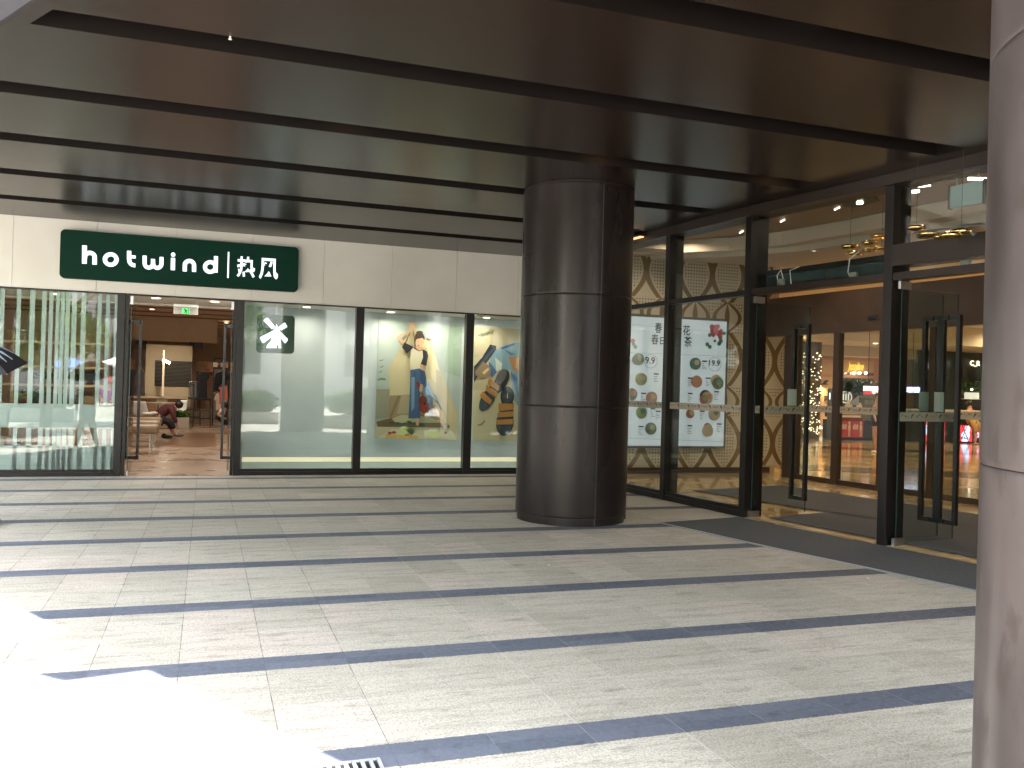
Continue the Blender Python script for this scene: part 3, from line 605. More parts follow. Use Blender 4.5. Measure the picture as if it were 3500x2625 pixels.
# ------------------------------------------------------------------ shop furniture
i_ = lambda x, y, Y: at(x, y, Y, 400, 1000, 2.553)
LEATH = mat('tan_leather', (.28, .20, .13), .42, var=.12, vscale=5, bump=.05, bscale=50)
def bench():
    t = thing('bench', 'low leather shoe bench nearest the shop door', 'bench', (-1.25, 19.8, 0), group='leather benches on white sled legs')
    m = MB(); m.box(-1.0, -.33, .42, .33, .33, .60); m.build('seat', LEATH, t, bevel=.05, local=True)
    for x in (-.85, .18):
        MB().tube([(x, -.28, .43), (x, -.28, .03), (x, -.26, .013), (x, .26, .013), (x, .28, .03), (x, .28, .43)], .018).build('leg', WHITE, t, local=True)
    return t
b0 = bench(); dup(b0, (-1.30, 21.6, 0), 'middle of the three leather shoe benches'); dup(b0, (-1.35, 23.3, 0), 'rear leather shoe bench behind the other two, next to the seated woman')
# seated woman bending over her shoes
YB = 24.3; b_ = lambda x, y, dy=0: tuple(i_(x, y, YB+dy))
pw = skin('person', [[(b_(335, 1085), .13), (b_(385, 1052), .115), (b_(440, 1018), .12), (b_(478, 1008), .10), (b_(505, 998), .05), (b_(528, 990), .055), (b_(548, 993), .085), (b_(562, 1002), .06)],
    [(b_(335, 1085), .13), (b_(400, 1108, -.1), .085), (b_(472, 1135, -.12), .06), (b_(492, 1185, -.12), .05), (b_(512, 1232, -.12), .035), (b_(535, 1246, -.12), .03), (b_(562, 1250, -.12), .018)],
    [(b_(335, 1085), .13), (b_(395, 1108, .14), .085), (b_(458, 1140, .16), .06), (b_(470, 1185, .16), .05), (b_(482, 1228, .16), .035), (b_(520, 1244, .16), .025)],
    [(b_(478, 1008), .10), (b_(480, 1030, -.18), .05), (b_(497, 1085, -.2), .04), (b_(520, 1140, -.16), .03), (b_(530, 1165, -.14), .025), (b_(536, 1180, -.15), .009), (b_(540, 1192, -.15), .008)],
    [(b_(530, 1165, -.14), .025), (b_(530, 1182, -.17), .009)], [(b_(530, 1165, -.14), .025), (b_(525, 1184, -.12), .009)], [(b_(530, 1165, -.14), .025), (b_(540, 1180, -.11), .008)], [(b_(530, 1165, -.14), .025), (b_(542, 1172, -.13), .009)],
    [(b_(478, 1008), .10), (b_(478, 1030, .18), .05), (b_(495, 1085, .2), .04), (b_(515, 1140, .16), .03), (b_(525, 1168, .14), .022)]], SKIN,
    label='woman in a dark red plaid shirt on a bench bending to her shoe', cat='person')
pm = mat('plaid_shirt', (.10, .022, .024), .85)
t = pm.node_tree; wv = t.nodes.new('ShaderNodeTexWave'); wv.inputs['Scale'].default_value = 9; wv.bands_direction = 'X'; tc = t.nodes.new('ShaderNodeTexCoord'); L(t, tc.outputs['Object'], wv.inputs[0])
mx = t.nodes.new('ShaderNodeMix'); mx.data_type = 'RGBA'; mx.inputs[6].default_value = (.13, .022, .026, 1); mx.inputs[7].default_value = (.03, .015, .02, 1); L(t, wv.outputs[1], mx.inputs[0]); L(t, mx.outputs[2], t.nodes['Principled BSDF'].inputs['Base Color'])
skin('shirt', [[(b_(350, 1080), .15), (b_(385, 1052), .15), (b_(440, 1018), .155), (b_(478, 1008), .125), (b_(498, 1002), .06)], [(b_(478, 1008), .125), (b_(480, 1032, -.19), .075), (b_(497, 1085, -.21), .06), (b_(520, 1140, -.17), .05)], [(b_(478, 1008), .125), (b_(478, 1032, .19), .075), (b_(495, 1085, .21), .06), (b_(515, 1140, .17), .05)]], pm, pw)
skin('trousers', [[(b_(330, 1092), .165), (b_(400, 1110, -.1), .105), (b_(474, 1138, -.12), .08), (b_(496, 1195, -.12), .075)], [(b_(330, 1092), .165), (b_(395, 1110, .14), .105), (b_(460, 1142, .16), .08), (b_(474, 1195, .16), .07)]], mat('black_trousers', (.012, .012, .018), .8), pw)
hc = V(b_(545, 985)); hm = MB().sph(hc+V((-.01, 0, .02)), (.105, .10, .10), 16, 10).sph(V(b_(540, 950)), (.05, .05, .045), 12, 8); hm.build('hair', HAIR, pw, smooth=True)
s_ = MB(); q = V(b_(535, 1248, -.12)); s_.sph((q.x, q.y, q.z+.005), (.14, .05, .04), 14, 8); s_.build('shoe', mat('grey_shoe', (.09, .075, .06), .6), pw, smooth=True)
q = i_(438, 1230, 24.6); o = MB().sph((q.x, q.y, .05), (.15, .055, .045), 14, 8).sph((q.x-.08, q.y, .09), (.06, .05, .05), 10, 6).build('loose_shoe', mat('black_shoe', (.02, .02, .02), .4), smooth=True); tag(o, 'single dark shoe lying on the floor beside the seated woman', 'shoe')
q = i_(270, 1098, 24.2); o = MB().sph((q.x, q.y, .66), (.16, .1, .045), 12, 7).sph((q.x+.12, q.y, .68), (.12, .07, .04), 10, 6).build('folded_garment', WHITE, smooth=True); tag(o, 'crumpled white garment on the rear bench behind the seated woman', 'garment')
# squatting person on the right
YK = 27.0; k_ = lambda x, y, dy=0: tuple(i_(x, y, YK+dy))
pk = skin('person', [[(k_(888, 1148), .15), (k_(895, 1105), .13), (k_(915, 1060), .14), (k_(925, 1030), .12), (k_(937, 1010), .05), (k_(945, 990), .08), (k_(952, 970), .07)],
    [(k_(888, 1148), .15), (k_(935, 1125, -.1), .08), (k_(968, 1112, -.12), .06), (k_(950, 1165, -.12), .05), (k_(935, 1205, -.12), .035), (k_(960, 1214, -.12), .025)],
    [(k_(888, 1148), .15), (k_(925, 1130, .12), .08), (k_(958, 1115, .12), .06), (k_(928, 1165, .12), .05), (k_(905, 1208, .12), .035), (k_(930, 1216, .12), .025)],
    [(k_(925, 1030), .12), (k_(900, 1045, -.16), .05), (k_(880, 1065, -.2), .04), (k_(920, 1090, -.22), .035), (k_(945, 1100, -.2), .022), (k_(956, 1103, -.2), .009)],
    [(k_(945, 1100, -.2), .022), (k_(955, 1098, -.22), .009)], [(k_(945, 1100, -.2), .022), (k_(955, 1108, -.19), .009)]], SKIN, label='person in black squatting beside the clothes rack on the right of the shop', cat='person')
skin('dark_clothes', [[(k_(885, 1152), .18), (k_(895, 1105), .16), (k_(915, 1060), .165), (k_(925, 1032), .14)], [(k_(885, 1152), .18), (k_(935, 1125, -.1), .11), (k_(968, 1112, -.12), .085), (k_(952, 1165, -.12), .07)], [(k_(885, 1152), .18), (k_(925, 1130, .12), .11), (k_(958, 1115, .12), .085), (k_(930, 1165, .12), .07)], [(k_(925, 1032), .14), (k_(898, 1045, -.17), .075)]], mat('black_cloth', (.014, .014, .017), .85), pk)
MB().sph(k_(947, 975), (.11, .11, .12), 14, 9).build('hair', HAIR, pk, smooth=True)
# counter, slatted panel, light pole
YC = 31.0
ct = thing('counter', 'long wooden counter below the slatted white panel', 'counter', (-1.3, YC, 0)); a = i_(180, 905, YC); b = i_(612, 905, YC)
MB().box(-3.2, YC, 0, b.x-.03, YC+.6, a.z-.06).build('body', WOOD, ct); MB().box(-3.25, YC-.05, a.z-.058, b.x+.03, YC+.65, a.z).build('top', mat('counter_top', (.62, .48, .30), .4), ct); q = i_(345, 950, YC-.01); q2 = i_(440, 950, YC-.01)
MB().box(q.x, YC-.02, .02, q2.x, YC-.003, a.z-.08).build('front_panel', mat('cream_panel', (.55, .46, .34), .6), ct)
pn = thing('wall_panel', 'tall white display panel with rows of dark slats behind the counter', 'wall panel', (-1.2, YC+1.0, 0)); YQ = YC+.9
a = i_(255, 450, YQ); b = i_(645, 900, YQ); MB().box(a.x, YQ, b.z-.4, b.x, YQ+.08, a.z).build('board', mat('ivory_board', (.66, .54, .36), .7), pn)
sl_ = MB(); a = i_(333, 590, YQ-.03); b = i_(643, 825, YQ-.03); n = 19
for k in range(n): z = a.z+(b.z-a.z)*(k+.5)/n; sl_.box(a.x, YQ-.03, z-.018, b.x, YQ-.004, z+.018)
sl_.build('slats', mat('slat_dark', (.06, .055, .045), .6), pn)
for x0, x1 in ((160, 262), (630, 750)):
    a = i_(x0, 420, YQ+.2); b = i_(x1, 495, YQ+.2); o = MB().box(a.x, YQ+.2, b.z, b.x, YQ+.24, a.z).build('chequered_board', mat('chequer_dark', (.04, .035, .03), .6, var=.9, vscale=14)); tag(o, 'dark chequered board hanging %s the slatted panel' % ('left of' if x0 < 300 else 'right of'), 'board')
pl = thing('light_pole', 'slim glowing vertical pole with a small spotlight in front of the slatted panel', 'lamp', (*i_(403, 910, YC-.2).xy, 0))
a = i_(408, 505, YC-.2); b = i_(398, 905, YC-.2); MB().box(b.x-.03, YC-.22, b.z, b.x+.03, YC-.17, a.z).build('pole', mat('pole_glow', (.8, .62, .4), .5, emit=.15), pl); q = i_(428, 603, YC-.3); MB().tube([(q.x-.1, YC-.3, q.z+.05), (q.x+.12, YC-.32, q.z-.04)], .04).build('spot_head', DL, pl)
MB().tube([(b.x, YC-.2, a.z-.3), (q.x-.08, YC-.28, q.z+.05)], .008).build('spot_arm', STEEL, pl)
# table and shell chairs
tb = thing('round_table', 'small round cafe table between the white shell chairs', 'table', (*i_(360, 955, 29.5).xy, 0)); q = i_(360, 960, 29.5)
MB().cyl(q.x, 29.5, q.z-.03, q.z, .60, 32).build('tabletop', mat('table_top', (.35, .28, .20), .4), tb); MB().cyl(q.x, 29.5, .02, q.z-.03, .035, 12).build('stem', STEEL, tb); MB().cyl(q.x, 29.5, .009, .03, .28, 24).build('foot', STEEL, tb)
def shell():
    t = thing('shell_chair', 'white shell chair left of the cafe table, by the left door handle', 'chair', (*i_(215, 1000, 28.0).xy, 0), group='white shell chairs'); t.rotation_euler.z = -.3
    vs = []; fs = []; nu, nv = 10, 12
    for j in range(nv+1):
        s = j/nv
        for i in range(nu+1):
            u = i/nu*2-1
            if s < .55: y = .24-.45*s/.55; z = .44+.03*(abs(u)**2)*2+.03*(1-s/.55)
            else: y = -.21-.10*(s-.55)/.45; z = .46+.42*(s-.55)/.45
            y2 = y+.12*u*u*(1 if s > .5 else s*2); vs.append((u*.24*(1-.25*max(0, s-.7)/.3), y2, z))
    for j in range(nv):
        for i in range(nu): k = j*(nu+1)+i; fs.append((k, k+1, k+nu+2, k+nu+1))
    o = MB().add(vs, fs).build('seat_shell', WHITE, t, smooth=True, local=True); o.modifiers.new('s', 'SOLIDIFY').thickness = .02
    for sx in (-1, 1):
        for sy in (-1, 1): MB().tube([(sx*.1, sy*.1, .44), (sx*.22, sy*.22, .012)], [.014, .011]).build('leg', WOOD, t, local=True)
    return t
c0 = shell(); dup(c0, (*i_(535, 1000, 30.2).xy, 0), 'white shell chair half hidden behind the seated woman', rz=2.2)
# stools
def stool():
    t = thing('bar_stool', 'tall black bar stool at the right end of the counter', 'stool', (*i_(742, 1000, 30.2).xy, 0), group='black bar stools by the counter')
    MB().box(-.28, -.2, .90, .28, .2, .96).build('seat', BLK, t, bevel=.015, local=True)
    for sx in (-1, 1):
        for sy in (-1, 1): MB().tube([(sx*.24, sy*.16, .9), (sx*.27, sy*.2, .012)], .014).build('leg', BLK, t, local=True)
    m = MB()
    for z in (.3, .55):
        m.tube([(-.26, -.19, z), (.26, -.19, z)], .01).tube([(-.26, .19, z), (.26, .19, z)], .01)
    m.build('foot_rail', BLK, t, local=True); return t
s0 = stool(); dup(s0, (*i_(655, 1000, 31.2).xy, 0), 'black bar stool directly against the counter front')
# potted plant by the counter
def leafclump(c, r, n, size, rng, squash=1):
    mb = MB()
    for _ in range(n):
        d = V((rng.gauss(0, 1), rng.gauss(0, 1), rng.gauss(0, 1)*squash)).normalized()*(rng.random()**.4); p = V(c)+V((d.x*r[0], d.y*r[1], d.z*r[2]))
        a = V((rng.gauss(0, 1), rng.gauss(0, 1), rng.gauss(0, .6))).normalized(); b = a.cross(V((rng.gauss(0, 1), rng.gauss(0, 1), rng.gauss(0, 1)))).normalized(); s = size*rng.uniform(.6, 1.3)
        mb.add([p-a*s, p-b*s*.45, p+a*s, p+b*s*.45], [(0, 1, 2, 3)], rng.randrange(2))
    return mb
rg = random.Random(11)
pt = thing('potted_plant', 'leafy plant in a pale square planter beside the counter', 'plant', (*i_(560, 1000, 29.4).xy, 0)); q = i_(560, 1080, 29.4); MB().box(q.x-.24, 29.2, .009, q.x+.24, 29.6, .36).build('planter', mat('planter_pale', (.5, .45, .38), .7), pt, bevel=.01); leafclump((q.x, 29.4, .46), (.28, .2, .13), 200, .07, rg).build('foliage', [LEAF, LEAF2], pt)
# racks and garments on the right
rk = thing('clothes_rack', 'tall dark metal clothes rack with a framed picture on top', 'clothes rack', (.45, 31.5, 0)); YR = 31.5
a = i_(848, 575, YR); b = i_(980, 575, YR); q = i_(848, 660, YR)
m_ = MB()
for x in (a.x, b.x):
    for y in (YR, YR+.5): m_.box(x-.02, y-.02, .009, x+.02, y+.02, a.z)
m_.box(a.x, YR-.02, a.z-.02, b.x, YR+.02, a.z+.02).box(a.x, YR+.48, a.z-.02, b.x, YR+.52, a.z+.02).box(a.x, YR-.02, q.z-.02, b.x, YR+.02, q.z+.02); m_.build('frame', BLK, rk)
MB().box(a.x, YR+.45, .3, b.x, YR+.48, q.z).build('back_panel', mat('rack_back', (.22, .17, .13), .7), rk)
a = i_(830, 603, YR-.1); b = i_(935, 657, YR-.1); pf = thing('framed_photo', 'framed photo of a red haired model on top of the clothes rack', 'framed picture', (*a.xy, b.z)); MB().box(a.x, YR-.1, b.z, b.x, YR-.06, a.z).build('frame', BLK, pf)
a2 = i_(838, 609, YR-.104); b2 = i_(928, 652, YR-.104); MB().box(a2.x, YR-.104, b2.z, b2.x, YR-.1005, a2.z).build('print', mat('print_cream', (.7, .6, .42), .6), pf)
m_ = MB(); m_.poly([at(x, y, YR-.106, 400, 1000, 2.553) for x, y in ((880, 615), (892, 608), (902, 618), (906, 645), (898, 652), (876, 652))], 0); m_.poly([at(x, y, YR-.108, 400, 1000, 2.553) for x, y in ((884, 618), (893, 618), (892, 632), (884, 632))], 1); m_.poly([at(x, y, YR-.109, 400, 1000, 2.553) for x, y in ((874, 652), (880, 636), (898, 636), (904, 652))], 2); m_.build('model_figure', [plain((.25, .04, .02)), SKIN, plain((.05, .05, .07))], pf)
def garment(name, label, cat, P, Y, m, th=.12, hanger=True):
    t = thing(name, label, cat, (i_(*P[0], Y).x, Y, .3)); o = MB().prism([at(x, y, Y, 400, 1000, 2.553) for x, y in P], (0, th, 0)).build('cloth', m, t, bevel=.03)
    if hanger: q = i_(*P[0], Y); MB().tube([(q.x-.12, Y+th/2, q.z-.03), (q.x, Y+th/2, q.z+.05), (q.x+.12, Y+th/2, q.z-.03)], .008).build('hanger', STEEL, t)
    return t
KB = mat('black_dress_cloth', (.016, .016, .019), .9, bump=.3, bscale=8)
garment('dress', 'long black dress hanging on a hanger right of the slatted panel', 'dress', [(755, 690), (790, 698), (808, 745), (785, 760), (783, 830), (788, 940), (708, 940), (712, 760), (695, 750), (712, 705)], 30.8, KB)
garment('dress', 'shorter black dress hanging on the tall metal rack', 'dress', [(915, 688), (950, 695), (975, 740), (955, 760), (958, 880), (845, 870), (850, 745), (862, 705)], 31.3, KB)
garment('shirt', 'coral red top hanging above the squatting person', 'top', [(930, 812), (965, 825), (972, 965), (893, 975), (895, 850), (880, 835)], 28.3, mat('coral_cloth', (.42, .10, .06), .85, bump=.3, bscale=8))
garment('shirt', 'pale pink top hanging low beside the coral one', 'top', [(870, 875), (895, 885), (912, 960), (905, 1020), (862, 1030), (865, 945), (845, 935)], 29.2, mat('pale_pink_cloth', (.60, .42, .34), .85, bump=.3, bscale=8))
garment('shirt', 'grey checked shirt hanging behind the left door handle', 'shirt', [(205, 650), (240, 690), (243, 895), (155, 895), (150, 700), (175, 665)], 29.6, mat('grey_cloth', (.14, .12, .11), .9, var=.3, bump=.3, bscale=8))
for k in range(8):
    x = 640+k*8; c = [(.12, .12, .14), (.30, .28, .26), (.20, .14, .10), (.08, .09, .12)][k % 4]
    garment('garment', '%s narrow side-on garment from the left on the rail right of the slatted panel' % ['first', 'second', 'third', 'fourth', 'fifth', 'sixth', 'seventh', 'last'][k], 'garment', [(x+3, 785), (x+7, 792), (x+8, 930), (x, 930), (x, 792)], 31.6, plain(c, .9), .3, False)['group'] = 'garments packed on the rail right of the panel'
rl = MB(); a = i_(630, 778, 31.7); b = i_(700, 778, 31.7); rl.tube([(a.x, 31.75, a.z), (b.x, 31.75, b.z)], .012).tube([(a.x, 31.75, a.z), (a.x, 31.75, .01)], .012).tube([(b.x, 31.75, b.z), (b.x, 31.75, .01)], .012); tag(rl.build('garment_rail', STEEL), 'thin steel rail carrying side-on garments right of the slatted panel', 'clothes rail')
sv = thing('wall_shelf', 'wooden wall shelf unit behind the black dresses', 'shelf', (.3, 33, 0)); a = i_(695, 598, 33); b = i_(1010, 1020, 33); MB().box(a.x, 33.3, b.z, b.x, 33.36, a.z).build('back_board', WOOD, sv); q = i_(700, 680, 33); MB().box(a.x, 33, q.z-.03, b.x, 33.3, q.z).build('shelf_board', mat('shelf_oak', (.55, .38, .2), .5), sv)
a = i_(776, 670, 33.05); b = i_(815, 695, 33.05); tag(MB().box(a.x, 33.02, b.z, b.x, 33.25, a.z).build('red_box', plain((.45, .04, .03), .5), bevel=.01), 'small red box standing on the wooden wall shelf', 'box')
# black grid shelf seen at far left through the door
# ---- things behind the striped window
j_ = lambda x, y, Y: at(x, y, Y, 0, 1000, 2.552)
su = thing('shelf_unit', 'long wooden shelf unit behind the frosted stripe window', 'shelf', (-3.2, 18, 0)); YU = 17.9
zt = [j_(500, y, YU).z for y in (640, 800, 972, 1340)]
for z in zt+[2.2]: MB().box(-6.5, YU, z-.04, -1.75, YU+.45, z).build('shelf_board', mat('shelf_oak', (.55, .38, .2), .5), su)
MB().box(-6.5, YU+.45, .01, -1.75, YU+.48, 2.4).build('back_board', mat('shelf_back', (.34, .21, .11), .7, var=.2), su)
for x in (-6.5, -4.9, -3.35, -1.8): MB().box(x, YU+.002, .01, x+.05, YU+.449, 2.4).build('upright', WOOD, su)
def bag():
    t = thing('handbag', 'small handbag on the shelf behind the frosted stripe window', 'handbag', (0, 0, 0), group='handbags on the shelves behind the striped window')
    m = MB(); m.prism([(-.11, -.05, 0), (.11, -.05, 0), (.09, -.05, .16), (-.09, -.05, .16)], (0, .1, 0)); m.build('body', plain((.03, .028, .03), .5), t, bevel=.02, local=True)
    MB().tube([(-.06, 0, .15), (-.05, 0, .22), (0, 0, .25), (.05, 0, .22), (.06, 0, .15)], .008).build('strap', plain((.03, .028, .03), .5), t, local=True); return t
bg = bag(); first = True; rg = random.Random(5)
cols = [(.03, .03, .03), (.30, .18, .09), (.20, .2, .2), (.02, .02, .04), (.4, .36, .3), (.12, .05, .03)]
bagmats = [plain(c, .5) for c in cols]
ORD = ['leftmost', 'second', 'third', 'fourth', 'fifth', 'sixth', 'seventh', 'eighth']
for (z, xs) in ((zt[2], [-3.35+.22*k for k in range(8)]), (zt[3], [-3.35+.3*k for k in range(6)])):
    for ki, x in enumerate(xs):
        o = bg if first else dup(bg, (0, 0, 0), bg['label'])
        o.location = (x+rg.uniform(-.03, .03), YU+.16, z+.001); first = False; mm = rg.choice(bagmats); o['label'] = 'small handbag, %s from the left, on the %s shelf behind the striped window' % (ORD[ki], 'middle' if z == zt[2] else 'lowest'); s = rg.uniform(.8, 1.25); o.scale = (s, s, s)
        for ch in o.children: ch.data = ch.data.copy(); ch.data.materials[0] = mm
a = j_(722, 695, YU-.1); b = j_(835, 800, YU-.1)
bb = thing('black_bag', 'large black bag on the shelf below the eye level of the striped window', 'bag', (*a.xy, b.z)); MB().prism([(a.x, YU+.05, b.z), (b.x, YU+.05, b.z), (b.x-.02, YU+.05, a.z), (a.x+.02, YU+.05, a.z)], (0, .18, 0)).build('body', plain((.01, .01, .012), .5), bb, bevel=.02); MB().tube([(a.x+.07, YU+.14, a.z-.02), (a.x+.08, YU+.14, a.z+.1), (b.x-.08, YU+.14, a.z+.1), (b.x-.07, YU+.14, a.z-.02)], .01).build('strap', BLK, bb)
for k, x in enumerate((310, 400, 500, 620)):
    q = j_(x, 800, YU); t = thing('shelf_plant', ['green pot plant at the left end of the row on the shelf', 'second green pot plant from the left on the shelf', 'third green pot plant from the left on the shelf', 'rightmost and brightest green pot plant on the shelf'][k], 'plant', (q.x, YU+.18, q.z), group='pot plants on the shelf behind the striped window')
    MB().lathe((q.x, YU+.18, zt[1]), [(0, 0), (.05, 0), (.07, .09), (.06, .09)], 14).build('pot', plain((.35, .33, .3), .7), t); leafclump((q.x, YU+.18, zt[1]+.15), (.15, .1, .08), 120, .035, rg).build('foliage', [LEAF, LEAF2], t)
for k, (x0, x1, zz, yy) in enumerate(((-3.5, -2.52, .20, 16.0), (-2.38, -2.02, .24, 15.9), (-1.85, -1.42, .26, 16.1))):
    o = MB().box(x0, yy, .006, x1, yy+.7, zz).build('display_block', mat('white_block', (.74, .78, .80), .5), bevel=.01); tag(o, ['wide white display block at the foot of the striped window', 'small middle white display block behind the striped window', 'white display block nearest the shop door post'][k], 'plinth', 'white display blocks behind the striped window')
for k in range(7):
    x = -3.4+.27*k; o = thing('shoe', '%s dark shoe from the left on the low stand behind the striped window' % ORD[k], 'shoe', (x, YU-.35, .3), group='shoes shown low behind the striped window')
    MB().sph((x, YU-.33, .33), (.045, .11, .045), 12, 8).sph((x, YU-.26, .38), (.04, .05, .07), 10, 6).build('upper', rg.choice(bagmats), o, smooth=True); MB().box(x-.045, YU-.44, .281, x+.045, YU-.22, .30).build('sole', BLK, o, bevel=.01)
tag(MB().box(-6.4, YU-.55, .05, -1.75, YU-.12, .28).build('shoe_stand', mat('shelf_oak', (.55, .38, .2), .5), bevel=.01), 'low oak stand for shoes behind the striped window', 'shoe stand')
YV = 17.25; v_ = lambda x, y, dy=0: tuple(j_(x, y, YV+dy))
pv = skin('person', [[(v_(925, 1010), .12), (v_(925, 930), .11), (v_(925, 860), .13), (v_(930, 825), .08), (v_(938, 800), .045), (v_(945, 775), .075), (v_(945, 755), .07)],
    [(v_(925, 860), .13), (v_(890, 860), .05), (v_(880, 910, -.05), .04), (v_(885, 960, -.15), .03)], [(v_(925, 860), .13), (v_(960, 860), .05), (v_(968, 910), .04), (v_(965, 960, -.1), .03)],
    [(v_(925, 1010), .12), (v_(905, 1100), .08), (v_(900, 1230), .055), (v_(900, 1400), .04), (v_(895, 1408, -.1), .03)], [(v_(925, 1010), .12), (v_(945, 1100), .08), (v_(948, 1230), .055), (v_(948, 1400), .04), (v_(948, 1408, -.1), .03)]], SKIN, label='person in a purple top with something red on the head behind the striped window', cat='person')
skin('purple_top', [[(v_(925, 985), .15), (v_(925, 930), .14), (v_(925, 860), .155), (v_(930, 830), .09)], [(v_(925, 860), .155), (v_(889, 862), .08), (v_(879, 912, -.05), .065)], [(v_(925, 860), .155), (v_(961, 862), .08), (v_(969, 912), .065)]], mat('purple_cloth', (.26, .06, .28), .8), pv)
skin('trousers', [[(v_(925, 1010), .15), (v_(905, 1100), .105), (v_(900, 1230), .08), (v_(900, 1380), .06)], [(v_(925, 1010), .15), (v_(945, 1100), .105), (v_(948, 1230), .08), (v_(948, 1380), .06)]], mat('grey_trousers', (.12, .12, .18), .8), pv)
MB().sph(v_(948, 765), (.10, .10, .075), 14, 8).build('red_headscarf', plain((.55, .04, .03), .7), pv, smooth=True)

# ------------------------------------------------------------------ mall entrance: posts, glass, doors
ent = thing('mall_entrance', 'tall dark framed glass entrance wall with open doors on the right', 'entrance', (6.6, 9.7, 0))
def epost(P, D, N, a, w=.11, d=.28): MB().obox(P, D, N, a, a+w, -.012, d, 0, 3.905).build('post', FR, ent, bevel=.003)
epost(PA, DA, NA, -.055, .11, .28); epost(PA, DA, NA, 1.72, .10, .24); epost(PA, DA, NA, 3.55, .10, .24); epost(PA, DA, NA, 5.3, .1, .24)
for a in (2.07, 4.15, 6.2, 8.3): epost(PA, DB, NB, a)
MB().obox(PA, DA, NA, -.05, 5.55, -.05, .3, 3.907, ZC-.002).build('head_beam', FRB, ent); MB().obox(PA, DB, NB, .055, 10.5, -.05, .3, 3.907, ZC-.004).build('head_beam', FRB, ent)
for s0_, s1_ in ((.06, 1.715), (1.825, 3.545), (3.655, 5.295)):
    MB().obox(PA, DA, NA, s0_, s1_, 0, .12, 2.885, 2.955).build('transom', FR, ent); f_ = MB().obox(PA, DA, NA, s0_, s1_, 0, .12, 0, .075).obox(PA, DA, NA, s0_, s1_, .012, .10, .077, .128).build('sill', FR, ent)
    MB().obox(PA, DA, NA, s0_, s1_, .05, .062, .129, 2.884).build('pane', GLE, ent); MB().obox(PA, DA, NA, s0_, s1_, .05, .062, 2.957, 3.906).build('pane', GLE, ent)
MB().obox(PA, DB, NB, .06, 2.065, 0, .16, 2.882, 2.96).build('transom', FRB, ent); MB().obox(PA, DB, NB, .06, 2.065, .09, .102, 2.962, 3.906).build('pane', GLE, ent)
for a, b in ((2.185, 4.145), (4.265, 6.195), (6.315, 8.295)):
    MB().obox(PA, DB, NB, a, b, 0, .16, 2.872, 2.95).build('transom', FRB, ent); MB().obox(PA, DB, NB, a, b, -.03, .22, 3.02, 3.25).build('header_box', FRB, ent)
    MB().obox(PA, DB, NB, a, b, .09, .102, 3.252, 3.906).build('pane', GLE, ent); MB().obox(PA, DB, NB, a, b, .12, .135, 2.952, 3.018).build('pane', GLE, ent)
# band with little brush marks on glass
BANDM = mat('band_film', (.42, .37, .30), .7, alpha=.85); MARK = plain((.05, .04, .035), .8)
def bandfilm(P, D, N, a, b, off, z0, z1, parent, seed=0):
    rg = random.Random(seed); m = MB(); m.obox(P, D, N, a, b, off, off+.001, z0, z1, 0); s = a+.03; h = z1-z0
    while s < b-.06:
        for k in range(6):
            x = s+k*.022+rg.uniform(-.004, .004); zz = z0+h*rg.uniform(.35, .6); m.obox(P, D, N, x, x+rg.uniform(.005, .011), off-.0012, off-.0002, zz, zz+h*rg.uniform(.12, .3), 1)
        x = s+.165
        for dx, dz, w_, q_ in ((0, .55, .03, .2), (.02, .7, .02, .14), (-.008, .35, .016, .2)): 
            if x+dx+w_ < b: m.obox(P, D, N, x+dx, x+dx+w_, off-.0012, off-.0002, z0+h*dz, z0+h*(dz+q_), 1)
        s += .24
    return m.build('band_film', [BANDM, MARK], parent)
bandfilm(PA, DA, NA, .08, 1.70, .048, 1.35, 1.445, ent, 1); bandfilm(PA, DA, NA, 1.84, 3.53, .048, 1.345, 1.44, ent, 2)
